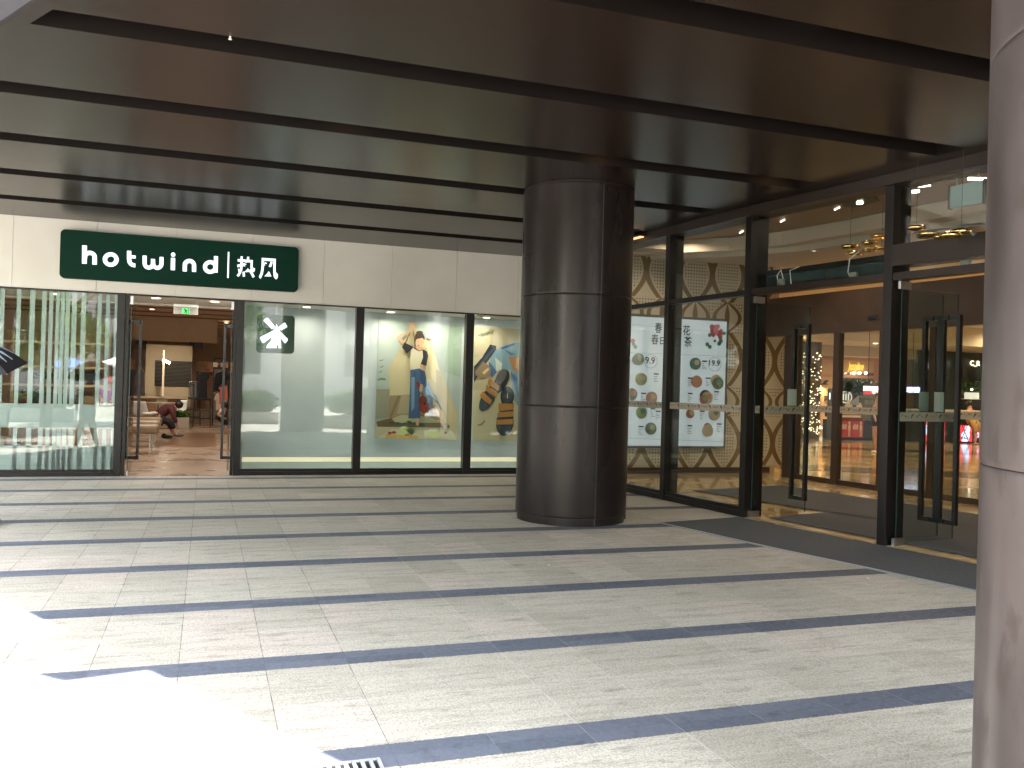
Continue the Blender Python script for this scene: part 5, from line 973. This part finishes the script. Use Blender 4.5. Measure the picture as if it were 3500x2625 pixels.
# kiosk with red panels and tiers of boxes
KP = V((22.95, 27.3, 0)); K1 = V((22.0, 24.6, 0))
x0 = at(2872, 1450, 26.2); x1 = at(2951, 1450, 26.2); x2 = at(2994, 1450, 26.2)
ks = thing('snack_kiosk', 'snack kiosk with two red printed front panels and tiers of small boxes', 'kiosk', (*x0.xy, 0)); YKi = 26.2
z0 = r_(400, 1105, YKi).z; z1 = r_(400, 880, YKi).z
MB().box(x0.x-.05, YKi+.01, .01, x2.x+.3, YKi+.9, z1+.02).build('body', mat('kiosk_dark', (.03, .035, .045), .4), ks); MB().box(x0.x-.06, YKi-.02, .01, x2.x+.3, YKi+.009, max(.10, z0-.01)).build('base', BLK, ks)
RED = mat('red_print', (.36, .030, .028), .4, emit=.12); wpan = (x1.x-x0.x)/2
for k in range(2):
    xa_ = x0.x+k*wpan+.015; xb_ = x0.x+(k+1)*wpan-.015; pnl = MB().box(xa_, YKi-.012, max(.11, z0), xb_, YKi+.008, z1).build('red_panel', RED, ks); m_ = MB(); hh = z1-z0; zb = max(.11, z0); W_ = xb_-xa_
    for q_ in range(4): m_.prism(rrect(xa_+W_*(.06+.12*q_), zb+hh*.45, xa_+W_*(.06+.12*q_)+W_*.10, zb+hh*.70+(q_ % 2)*.04, .02, YKi-.0145), (0, .002, 0))
    m_.sph((xa_+W_*.78, YKi-.013, zb+hh*.82), (W_*.10, .002, W_*.11), 12, 6).sph((xa_+W_*.78, YKi-.013, zb+hh*.55), (W_*.13, .0025, hh*.2), 12, 6); m_.box(xa_+W_*.70, YKi-.0142, zb+hh*.05, xa_+W_*.76, YKi-.0125, zb+hh*.4).box(xa_+W_*.82, YKi-.0142, zb+hh*.05, xa_+W_*.88, YKi-.0125, zb+hh*.4)
    m_.build('panel_print', plain((.55, .45, .34)), pnl)
m_ = MB()
for i in range(3): m_.box(x0.x, YKi+.06+.2*i, z1+.02+.11*i, x1.x+.02, YKi+.26+.2*i, z1+.125+.11*i)
m_.build('tier', mat('tier_red', (.22, .03, .025), .5), ks)
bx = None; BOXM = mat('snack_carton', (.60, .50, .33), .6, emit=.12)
for i in range(3):
    for k in range(12):
        xx = x0.x+.03+k*(x1.x-x0.x-.06)/12+.02; loc = (xx, YKi+.10+.2*i, z1+.127+.11*i)
        if bx is None: bx = tag(MB().box(-.026, -.03, 0, .026, .03, .075).build('snack_box', [BOXM], bevel=.004), 'small cream carton in the rows on the kiosk tiers', 'carton', 'small cartons stacked on the snack kiosk'); bx.location = loc
        else: o = bx.copy(); C.objects.link(o); o.location = loc
for j, (u, nlev) in enumerate(((405, 4), (540, 3))):
    c_ = r_(u, 690, YKi+.6)
    for lev in range(nlev):
        for k in range(nlev+1-lev): o = bx.copy(); C.objects.link(o); o.location = (c_.x+(k-(nlev-lev)/2)*.085, YKi+.75, z1+.36+lev*.085+.06); o['label'] = 'cream carton in the %s pyramid behind the kiosk tiers' % ('left' if j == 0 else 'right')
tag(MB().box(x0.x, YKi+.68, z1+.125, x1.x+.2, YKi+.86, z1+.415).build('display_riser', mat('kiosk_dark', (.03, .035, .045))), 'dark riser under the two carton pyramids of the kiosk', 'display stand')
# walking woman
YWm = 20.5; w_ = lambda x, y, dy=0: tuple(r_(x, y, YWm+dy))
wmn = skin('person', [[(w_(720, 890), .13), (w_(722, 780), .115), (w_(730, 700), .13), (w_(740, 650), .06), (w_(742, 600), .08), (w_(742, 560), .085)], [(w_(720, 890), .13), (w_(705, 1010), .09), (w_(700, 1100), .065), (w_(708, 1190), .05), (w_(704, 1258), .035), (w_(692, 1272, -.08), .03)],
    [(w_(720, 890), .13), (w_(745, 1010, .1), .09), (w_(745, 1100, .15), .065), (w_(748, 1180, .25), .05), (w_(750, 1235, .3), .035), (w_(745, 1248, .22), .03)],
    [(w_(730, 700), .13), (w_(695, 715), .055), (w_(690, 790), .042), (w_(705, 850, -.15), .034), (w_(712, 880, -.2), .02), (w_(714, 892, -.2), .009)], [(w_(712, 880, -.2), .02), (w_(708, 893, -.2), .009)], [(w_(712, 880, -.2), .02), (w_(718, 888, -.2), .009)],
    [(w_(730, 700), .13), (w_(765, 715), .055), (w_(772, 790), .042), (w_(775, 870), .034)]], SKIN, label='bare legged woman in a navy dress walking past the snack kiosk', cat='person')
skin('navy_dress', [[(w_(715, 960), .20), (w_(720, 890), .17), (w_(722, 780), .14), (w_(730, 712), .15)], [(w_(730, 712), .15), (w_(692, 722), .075)], [(w_(730, 712), .15), (w_(768, 722), .075)]], mat('navy_cloth', (.015, .02, .045), .8), wmn)
MB().sph(w_(744, 575, .03), (.10, .11, .13), 14, 9).sph(w_(746, 640, .08), (.08, .07, .16), 12, 8).build('hair', HAIR, wmn, smooth=True); q = V(w_(692, 1272, -.08)); MB().sph((q.x, q.y, q.z+.01), (.055, .12, .035), 12, 7).build('shoe', WHITE, wmn, smooth=True)
# dark eyewear shop to the right, lit screens, counter, people
YD = 30.4; dk = thing('dark_shop', 'dark shop front with small lit letters at the far right', 'shop', (*r_(1800, 300, YD).xy, 0)); a = r_(1340, 30, YD)
MB().box(a.x-.4, YD, .0, 45, YD+.2, 3.75).build('wall', mat('dark_green_wall', (.045, .045, .032), .6, var=.4, vscale=.8), dk)
LM = mat('letter_cream', (1, .86, .60), .4, emit=2.2)
p = r_(1900, 190, YD-.05); q = r_(2025, 125, YD-.05); text('lettering', 'C_R', LM, dk, (p.x, YD-.05, p.z), q.x-p.x, q.z-p.z, .02, bold=.01)
p = r_(1325, 222, YD-.05); q = r_(1500, 160, YD-.05); text('lettering', 'M I C', mat('letter_dim', (.4, .45, .5), .4, emit=.35), dk, (p.x, YD-.05, p.z), q.x-p.x, q.z-p.z, .02)
ey = thing('led_sign', 'blue and white lit sign reading eyewear in Chinese characters', 'sign', (*r_(1190, 485, 27).xy, 1.8)); a = r_(1085, 442, 27); b = r_(1278, 530, 27); MB().box(a.x, 27, b.z, b.x, 27.06, a.z).build('screen', mat('led_blue', (.06, .06, .35), .4, emit=1.2), ey); p = r_(1105, 522, 26.98); q = r_(1268, 455, 26.98); text('lettering', '眼镜', mat('led_white', (.85, .9, 1), .4, emit=2.6), ey, p, q.x-p.x, q.z-p.z, .005, bold=.02); MB().tube([((a.x+b.x)/2, 27.03, a.z), ((a.x+b.x)/2, 27.03, 4.2)], .012).build('hanger', BLK, ey)
YL = 25.0
def screen(x0, x1, y0, y1, label, red=True, shape=None):
    a = r_(x0, y0, YL); b = r_(x1, y1, YL); t = thing('led_screen', label, 'screen', (*a.xy, 0), group='glowing advertising screens in the mall')
    MB().box(a.x-.02, YL+.012, .01, b.x+.02, YL+.12, a.z+.03).build('cabinet', BLK, t); MB().box(a.x, YL, max(.06, b.z), b.x, YL+.011, a.z).build('display', mat('screen_red', (.75, .04, .05), .4, emit=1.0) if red else mat('screen_navy', (.02, .02, .05), .4, emit=.2), t)
    if shape:
        m_ = MB()
        for k, (c, P) in enumerate(shape): m_.poly([tuple(r_(x, y, YL)-V((0, .003+.002*k, 0))) for x, y in P], c)
        m_.build('picture', [mat('screen_blue', (.45, .62, .90), .4, emit=1.3), mat('screen_pink', (.95, .35, .65), .4, emit=1.3), BLK], t)
screen(1730, 1925, 935, 1160, 'red glowing advertising screen with a pale blue figure', shape=[(0, ell(1868, 985, 34, 46)), (0, ell(1850, 1060, 46, 62)), (0, ell(1812, 1050, 20, 36, 14, .5)), (0, ell(1838, 1120, 56, 20)), (2, ell(1862, 1092, 8, 14)), (2, ell(1830, 1090, 8, 10))])
screen(1340, 1372, 880, 1145, 'narrow red and blue screen between the door handles', shape=[(0, [(1344, 930), (1368, 930), (1368, 1055), (1344, 1055)]), (2, [(1350, 960), (1362, 950), (1362, 1000)])]); screen(1552, 1580, 880, 1150, 'thin bright red screen right of the door handles')
screen(1940, 2230, 900, 1155, 'dark screen with a pink ornament beside the right column', red=False, shape=[(1, [(1975, 1040), (2000, 1015), (2035, 1030), (2070, 1015), (2095, 1040), (2060, 1060), (2095, 1090), (2035, 1075), (1985, 1095), (2005, 1060)]), (1, [(1975, 990), (2000, 965), (2035, 1000), (2070, 965), (2095, 990), (2035, 1020)])])
tag(MB().box(r_(1090, 0, 25.6).x, 25.6, .01, r_(1335, 0, 25.6).x, 26.2, r_(1200, 740, 25.6).z).build('dark_cabinet', mat('cabinet_black', (.014, .018, .018), .4), bevel=.01), 'long low black cabinet in the mall behind the middle post', 'cabinet')
tag(MB().box(r_(1590, 0, 25.6).x, 25.6, .01, r_(1725, 0, 25.6).x, 26.2, r_(1600, 760, 25.6).z).build('dark_cabinet', mat('cabinet_black', (.014, .018, .018), .4), bevel=.01), 'short black cabinet between the two red screens', 'cabinet')
tc_ = thing('market_counter', 'white counter edge above the glowing screens', 'counter', (*r_(1730, 730, 25.3).xy, 0)); a = r_(1100, 730, 25.3); b = r_(2200, 745, 25.3); MB().box(a.x, 25.3, a.z-.05, b.x, 26.3, a.z).build('top', mat('counter_white', (.6, .55, .45), .4), tc_); MB().box(a.x, 26.25, .01, b.x, 26.3, a.z-.052).build('back', BLK, tc_)
# cake stand lamp
cl = thing('cake_stand', 'white round box on a stand behind the counter, lit from inside', 'display stand', (*r_(1925, 590, 26.8).xy, 1.2)); c_ = r_(1920, 605, 26.8); MB().cyl(c_.x, 26.8, c_.z+.01, c_.z+.26, .26, 24).build('round_box', mat('box_lit', (.6, .65, .6), .5, emit=.4), cl); MB().cyl(c_.x, 26.8, c_.z-.01, c_.z+.008, .42, 28).build('plate', WHITE, cl); MB().cyl(c_.x, 26.8, .01, c_.z-.012, .03, 10).build('stem', BLK, cl); MB().sph((c_.x, 26.8, c_.z+.38), .04, 8, 6).build('bulb', DL, cl); MB().cyl(c_.x, 26.8, c_.z+.262, c_.z+.35, .008, 6).build('rod', BLK, cl)
# seated person in ochre with long hair
yo = V(r_(1890, 760, 24.6)); y_ = lambda dx, dz, dy=0: (yo.x+dx, 24.6+dy, dz)
po = skin('person', [[(y_(0, .75), .15), (y_(0, .95), .13), (y_(.02, 1.18), .14), (y_(.03, 1.32), .05), (y_(.03, 1.44), .09), (y_(.03, 1.5), .08)], [(y_(.02, 1.18), .14), (y_(-.18, 1.16), .06), (y_(-.26, .98, -.05), .045), (y_(-.10, .98, -.2), .035), (y_(0, 1.0, -.24), .02)], [(y_(.02, 1.18), .14), (y_(.22, 1.16), .06), (y_(.30, .98, -.05), .045), (y_(.18, .98, -.2), .035)],
    [(y_(0, .75), .15), (y_(-.12, .72, -.4), .085), (y_(-.12, .4, -.42), .06), (y_(-.12, .05, -.4), .045), (y_(-.12, .04, -.55), .03)], [(y_(0, .75), .15), (y_(.12, .72, -.4), .085), (y_(.12, .4, -.42), .06), (y_(.12, .05, -.4), .045), (y_(.12, .04, -.55), .03)]], SKIN, label='long haired person in an ochre coat sitting at the far counter', cat='person')
skin('ochre_coat', [[(y_(0, .72), .19), (y_(0, .95), .165), (y_(.02, 1.20), .165)], [(y_(.02, 1.20), .165), (y_(-.19, 1.16), .09), (y_(-.27, .98, -.05), .07), (y_(-.10, .98, -.2), .06)], [(y_(.02, 1.20), .165), (y_(.23, 1.16), .09), (y_(.31, .98, -.05), .07), (y_(.18, .98, -.2), .06)], [(y_(0, .72), .19), (y_(-.13, .70, -.38), .12), (y_(-.13, .4, -.42), .1)], [(y_(0, .72), .19), (y_(.13, .70, -.38), .12), (y_(.13, .4, -.42), .1)]], mat('ochre_cloth', (.42, .22, .05), .85), po)
MB().sph(y_(.04, 1.47, .03), (.11, .12, .13), 14, 9).sph(y_(.08, 1.25, .08), (.11, .08, .22), 12, 8).build('hair', HAIR, po, smooth=True)
xs_ = thing('folding_stand', 'dark crossed wire stand in front of the glowing screens', 'stand', (*r_(1870, 1190, 24.0).xy, 0)); m_ = MB()
for P in ([(1760, 1190), (1905, 850)], [(1905, 1200), (1790, 900)], [(1860, 1200), (1940, 1010), (1890, 900)], [(2000, 1200), (1925, 1020), (1990, 880)], [(1765, 1090), (1895, 1110)]): m_.tube([r_(x, y, 24.2) for x, y in P], .014, 6)
m_.build('frame', BLK, xs_)
bw = thing('hanging_vine', 'green vine trailing under the dark shop letters', 'plants', (*r_(1900, 480, 28.5).xy, 1.9)); a = r_(1760, 420, 28.5); b = r_(2150, 540, 28.5); leafclump(((a.x+b.x)/2, 28.5, (a.z+b.z)/2), ((b.x-a.x)/2, .3, .35), 700, .10, rg).build('foliage', [LEAF, LEAF2], bw); MB().tube([(a.x, 28.5, b.z), (b.x, 28.5, b.z)], .03).build('branch', BARK, bw)
# mall ceiling, bulkhead
MC = mat('mall_ceiling', (.62, .55, .42), .7)
mcg = thing('mall_ceiling', 'cream mall ceiling with a bright trough beyond the sliding doors', 'ceiling', (25, 25, 4))
MB().prism([(11.15, 14.9, 4.50), (12.6, -5, 4.50), (46, -5, 4.50), (46, 31.2, 4.50), (11.15, 31.2, 4.50)], (0, 0, .1)).build('slab', MC, mcg); MB().prism([(19.5, 27.6, 3.75), (46, 25.5, 3.75), (46, 30.38, 3.75), (19.5, 30.95, 3.75)], (0, 0, .74)).build('bulkhead', MC, mcg)
MB().prism([(19.5, 30.2, 3.32), (29.2, 30.2, 3.32), (29.2, 30.96, 3.32), (19.5, 30.96, 3.32)], (0, 0, .42)).build('lower_bulkhead', MC, mcg)
MB().prism([(18, 22, 4.46), (26, 20, 4.46), (34, 20.5, 4.46), (34, 21.6, 4.46), (26, 21.2, 4.46), (18.4, 23.2, 4.46)], (0, 0, .03)).build('light_trough', mat('trough_glow', (1, .95, .82), .5, emit=1.3), mcg)
MB().box(10.85, 15.22, 0, 11.1, 32, 4.5).build('side_wall', BEIGE, mcg); MB().box(11, 31.3, 0, 46, 31.4, 4.5).build('end_wall', OCH, mcg); MB().box(46, -6, 0, 46.1, 32, 4.6).build('end_wall', BEIGE, mcg)
for k, (x, y) in enumerate([(14, 17), (16, 12), (18, 22), (22, 17), (26, 23), (21, 27.5), (25, 28), (30, 26), (31, 19), (20, 11), (27, 13)]): downlight(x, y, 4.498 if y < 27 else 3.748, 'mall ceiling downlight ' + ['just beyond the patterned wall', 'beyond the first sliding door', 'over the polished floor left', 'over the walking woman', 'over the snack kiosk front', 'before the wall lamp shop', 'before the gold name sign', 'over the glowing screens', 'far right of the screens', 'beyond the near sliding doors', 'far right near the dark shop'][k], 64, .09, 'round downlights in the mall ceiling', .35, (1, .74, .44))
# building roof over the mall so that no daylight leaks in
rf = thing('mall_building', 'mall building mass above the entrance wall and lobby', 'building', (20, 10, 4.6)); MB().prism([(XR(15.3)+.0, 15.3, 4.62), (XR(9.72), 9.72, 4.62), (XR(-3), -3, 4.62), (47, -3, 4.62), (47, 33, 4.62), (6.1, 33, 4.62)], (0, 0, 3)).build('upper_floors', mat('pale_stone', (.5, .47, .44), .7, var=.06), rf)
MB().box(8.7, -3, 0, 47, -2.8, 4.615).build('end_wall', mat('pale_stone', (.5, .47, .44)), rf); MB().box(46.2, -6, 0, 46.4, 32.5, 4.62).build('rear_wall', mat('pale_stone', (.5, .47, .44)), rf); MB().obox(PA, DB, NB, 10.4, 12.8, 0, .2, 0, 4.6).build('blank_wall', mat('pale_stone', (.5, .47, .44)), rf)

# ------------------------------------------------------------------ drain grate at the lower edge, scraps on the paving
dg = thing('drain_grate', 'bright metal drain grate set in the paving at the bottom edge', 'drain', (.9, 3.4, 0)); a = floorz(1298, 2598, 0); b = floorz(1000, 2618, 0)
x1_ = a.x; x0_ = x1_-1.2; y1_ = 3.69; y0_ = 3.45
MB().box(x0_, y0_, .002, x1_, y1_, .004).build('trough', BLK, dg); m_ = MB(); m_.box(x0_, y0_, .004, x1_, y0_+.012, .010).box(x0_, y1_-.012, .004, x1_, y1_, .010).box(x1_-.012, y0_+.012, .004, x1_, y1_-.012, .010).box(x0_, y0_+.012, .004, x0_+.012, y1_-.012, .010); m_.build('frame', mat('grate_zinc', (.42, .42, .43), .45, .2), dg); m_ = MB()
for k in range(34): x = x0_+.03+k*.035; m_.box(x, y0_+.014, .004, x+.016, y1_-.014, .0095)
m_.build('grate_bars', mat('grate_zinc', (.42, .42, .43), .45, .2), dg)
for k, (x, y, r, lab) in enumerate(((1875, 1932, .010, 'tiny white scrap on the paving right of the middle'), (2967, 1977, .012, 'small white scrap on the paving by the big mat'), (2070, 2004, .012, 'tiny dark blot on the paving before the column'))):
    p = floorz(x, y, 0); o = MB().prism([(p.x+r*cos(t_)*rg.uniform(.7, 1.3), p.y+r*sin(t_)*rg.uniform(.7, 1.3), .001) for t_ in [i*.9 for i in range(7)]], (0, 0, .003)).build('litter_scrap', WHITE if k < 2 else BLK); tag(o, lab, 'litter')

# ------------------------------------------------------------------ person with umbrella at the left edge
UY = 10.6; u_ = lambda x, y, dy=0: tuple(at(x, y, UY+dy))
ux = at(106, 1298, UY).x-.52
up = skin('person', [[((ux, UY, .95), .13), ((ux, UY, 1.1), .11), ((ux, UY, 1.3), .13), ((ux+.01, UY, 1.42), .06), ((ux+.02, UY, 1.5), .075), ((ux+.02, UY, 1.58), .085)], [((ux, UY, .95), .13), ((ux+.1, UY-.05, .5), .07), ((ux+.20, UY-.1, .08), .04), ((ux+.27, UY-.22, .04), .03)], [((ux, UY, .95), .13), ((ux-.12, UY+.05, .5), .07), ((ux-.2, UY+.1, .08), .04), ((ux-.22, UY-.02, .04), .03)],
    [((ux, UY, 1.3), .13), ((ux+.17, UY, 1.28), .05), ((ux+.22, UY-.05, 1.08), .04), ((ux+.10, UY-.2, 1.22), .035), ((ux+.07, UY-.24, 1.28), .024), ((ux+.055, UY-.25, 1.31), .009)], [((ux+.07, UY-.24, 1.28), .024), ((ux+.085, UY-.25, 1.31), .009)], [((ux+.07, UY-.24, 1.28), .024), ((ux+.07, UY-.265, 1.30), .009)], [((ux+.07, UY-.24, 1.28), .024), ((ux+.05, UY-.24, 1.27), .009)], [((ux+.07, UY-.24, 1.28), .024), ((ux+.095, UY-.23, 1.29), .008)],
    [((ux, UY, 1.3), .13), ((ux-.17, UY, 1.28), .05), ((ux-.22, UY, 1.05), .04), ((ux-.2, UY-.1, .85), .03)]], SKIN, label='passer-by under the dark umbrella at the left edge', cat='person')
skin('dark_dress', [[((ux, UY, .62), .2), ((ux, UY, .95), .16), ((ux, UY, 1.1), .14), ((ux, UY, 1.3), .15)], [((ux, UY, 1.3), .15), ((ux+.18, UY, 1.28), .07)], [((ux, UY, 1.3), .15), ((ux-.18, UY, 1.28), .07)]], mat('black_cloth', (.014, .014, .017)), up)
MB().sph((ux+.02, UY+.02, 1.58), (.1, .11, .12), 14, 9).build('hair', HAIR, up, smooth=True); MB().sph((ux+.26, UY-.2, .045), (.05, .12, .04), 12, 7).build('shoe', BLK, up, smooth=True)
um = thing('umbrella', 'tilted black umbrella with white petal marks reaching in from the left edge', 'umbrella', (ux+.07, UY-.24, 1.25))
ax = V((-.18, -.28, 1)).normalized(); ba = V((ux+.04, UY-.25, 1.62)); e1 = ax.cross(V((0, 1, 0))).normalized(); e2 = ax.cross(e1)
cn = MB(); nn = 8; rr_ = [(.0, .27), (.14, .255), (.28, .20), (.40, .11), (.50, 0)]; sub = 4
PT = []
def upt(a, r, h, k=1): return ba+(e1*cos(a)+e2*sin(a))*r*k+ax*h
for j in range(nn):
    for i in range(4):
        for q_ in range(sub):
            f0, f1 = q_/sub, (q_+1)/sub; A0 = (j+f0)*2*pi/nn; A1 = (j+f1)*2*pi/nn
            s0_ = 1-.09*sin(pi*f0); s1_ = 1-.09*sin(pi*f1)
            cn.add([upt(A0, rr_[i][0], rr_[i][1], s0_), upt(A1, rr_[i][0], rr_[i][1], s1_), upt(A1, rr_[i+1][0], rr_[i+1][1], s1_), upt(A0, rr_[i+1][0], rr_[i+1][1], s0_)], [(0, 1, 2, 3)])
    for c_ in (.34, .66):
        A = (j+c_)*2*pi/nn; k_s = 1-.09*sin(pi*c_); w0 = .035
        ptl = MB(); ptl.add([upt(A, .19, .240, k_s), upt(A-w0, .34, .165, k_s), upt(A, .43, .085, k_s), upt(A+w0, .34, .165, k_s)], [(0, 1, 2, 3)]); PT.append(ptl)
UM = mat('umbrella_black', (.022, .020, .024), .5, spec=.6)
o = cn.build('canopy', UM, um, smooth=False); so2 = o.modifiers.new('s', 'SOLIDIFY'); so2.thickness = .002
for ptl in PT: o = ptl.build('petal_mark', mat('petal_white', (.30, .36, .45), .6), um); s3 = o.modifiers.new('s', 'SOLIDIFY'); s3.thickness = .012; s3.offset = 0
MB().tube([ba-ax*.38, ba+ax*.32], .007).build('shaft', STEEL, um); MB().tube([ba-ax*.46, ba-ax*.36], .014).build('handle', BLK, um); m_ = MB()
for j in range(nn): m_.tube([upt(j*2*pi/nn, .02, .1), upt(j*2*pi/nn, .27, .195)], .003, 5).tube([upt(j*2*pi/nn, r*.995, h-.006) for r, h in rr_], .003, 5)
m_.build('ribs', STEEL, um)

# ------------------------------------------------------------------ what the windows mirror: planters, trees, parasols, a far building; also plants added to block light
def tree(x, y, h, r, label, n=5600, seed=1, lo=.36):
    rg = random.Random(seed); t = thing('street_tree', label, 'tree', (x, y, 0), group='trees on the plaza behind the viewpoint')
    MB().tube([(x, y, 0), (x+.1, y, h*.3), (x-.05, y+.1, h*.55), (x+.05, y, h*.8)], [.17, .13, .09, .03]).build('trunk', BARK, t); m = MB()
    for k in range(9): a = rg.uniform(0, 6.28); m.tube([(x, y, h*rg.uniform(.35, .55)), (x+cos(a)*r*.4, y+sin(a)*r*.4, h*.65), (x+cos(a)*r*.75, y+sin(a)*r*.75, h*rg.uniform(.65, .9))], [.06, .04, .015], 6)
    m.build('limbs', BARK, t); cr = MB()
    for k in range(16):
        a = rg.uniform(0, 6.28); q = r*rg.uniform(.1, .8); c = (x+cos(a)*q, y+sin(a)*q, h*rg.uniform(lo, .95)); sub_ = leafclump(c, (r*.42, r*.42, r*.32), n//16, .14, rg); o_ = len(cr.v); cr.v += sub_.v; cr.f += [tuple(i+o_ for i in f) for f in sub_.f]; cr.m += sub_.m
    cr.build('crown', [LEAF, LEAF2], t)
tree(-7.6, -6, 6.5, 2.9, 'leafy street tree on the plaza left of the parasols', seed=1); tree(-6.0, -12, 8, 3.2, 'tall street tree behind the blue parasol', seed=2); tree(.2, -12, 8, 3, 'street tree behind the long hedge planter', seed=3); tree(-4.6, .8, 10.5, 2.7, 'large high-crowned tree added left of the viewpoint to block overhead sky', seed=6, lo=.55, n=9000); tree(-4.9, 5.3, 10.5, 2.8, 'tall tree added just outside the canopy edge to block overhead sky', seed=8, lo=.56, n=9000); tree(-1.6, -3.6, 10, 2.5, 'tall tree added behind the viewpoint to block sky light', seed=9, lo=.6, n=8000); tree(-8.3, 8.4, 6.5, 2.6, 'large street tree on the plaza beside the striped window', seed=7)  # high-crowned trees here are added to keep overhead sky off the near-left paving
tree(-11, 3, 8, 3.2, 'street tree on the plaza left of the canopy edge', seed=4)
def planter(x0, x1, y0, y1, zt, label, seed):
    t = thing('hedge_planter', label, 'planter', ((x0+x1)/2, y0, 0), group='hedge planters on the plaza'); MB().box(x0, y0, 0, x1, y1, .45).build('trough', mat('planter_stone', (.55, .53, .5), .8, var=.08), t, bevel=.01); n = int((x1-x0)*1500)
    leafclump(((x0+x1)/2, (y0+y1)/2, .45+(zt-.45)/2), ((x1-x0)/2, (y1-y0)/2, (zt-.45)/2+.12), n, .07, random.Random(seed)).build('hedge', [LEAF, LEAF2], t)
planter(.9, 2.55, -3.6, -2.6, 1.15, 'hedge planter on the plaza near the right column', 1); planter(3.75, 8.0, -.9, -.1, 1.35, 'tall hedge planter added behind the right column to hide mirrored sunlit paving', 5); planter(-7.5, -4.2, -3.2, -2.3, .9, 'long hedge planter on the plaza by the street trees', 2)  # the tall planter is added to hide sunlit paving from the window reflection
def parasol(x, y, z, r, col, label):
    t = thing('parasol', label, 'parasol', (x, y, 0), group='cafe parasols on the plaza'); m = MB(); n = 8
    m.add([(x, y, z+.55)]+[(x+r*cos(2*pi*k/n), y+r*sin(2*pi*k/n), z) for k in range(n)]+[(x+r*cos(2*pi*k/n), y+r*sin(2*pi*k/n), z-.14) for k in range(n)], [(0, k+1, (k+1) % n+1) for k in range(n)]+[(k+1, k+1+n, (k+1) % n+1+n, (k+1) % n+1) for k in range(n)])
    m.build('canopy', plain(col, .8), t).modifiers.new('s', 'SOLIDIFY').thickness = .01; MB().cyl(x, y, 0, z+.5, .03, 10).build('pole', STEEL, t); MB().cyl(x, y, 0, .08, .35, 20).build('base', BLK, t)
parasol(-7.2, -23, 2.05, 1.35, (.10, .22, .50), 'blue cafe parasol on the plaza'); parasol(-4.4, -21, 2.2, 1.35, (.75, .74, .70), 'white cafe parasol on the plaza')
fb = thing('office_building', 'pale grey office building across the plaza', 'building', (0, -26, 0)); MB().box(-16, -36, 0, 30, -30, 11).build('walls', mat('office_panels', (.50, .50, .50), .6, var=.08), fb)
for k in range(11):
    for j in range(3): w_o = MB().box(-14.5+k*3.9, -30.04, 2+j*3.2, -12.2+k*3.9, -29.99, 4.2+j*3.2).build('window', mat('office_glass', (.08, .10, .12), .1, spec=.8), fb)
fb2 = thing('low_building', 'low dark brown building to the left of the plaza', 'building', (-19, 5, 0)); MB().box(-34, -9, 0, -19, 26, 7).build('walls', mat('tower_brown', (.12, .10, .085), .7, var=.08), fb2)
for k in range(8): MB().box(-19.02, -8+k*4.2, 1, -18.98, -5.5+k*4.2, 6).build('window', mat('office_glass', (.08, .10, .12)), fb2)
print('objects', len(bpy.data.objects), 'top', sum(1 for o in C.objects if not o.parent))
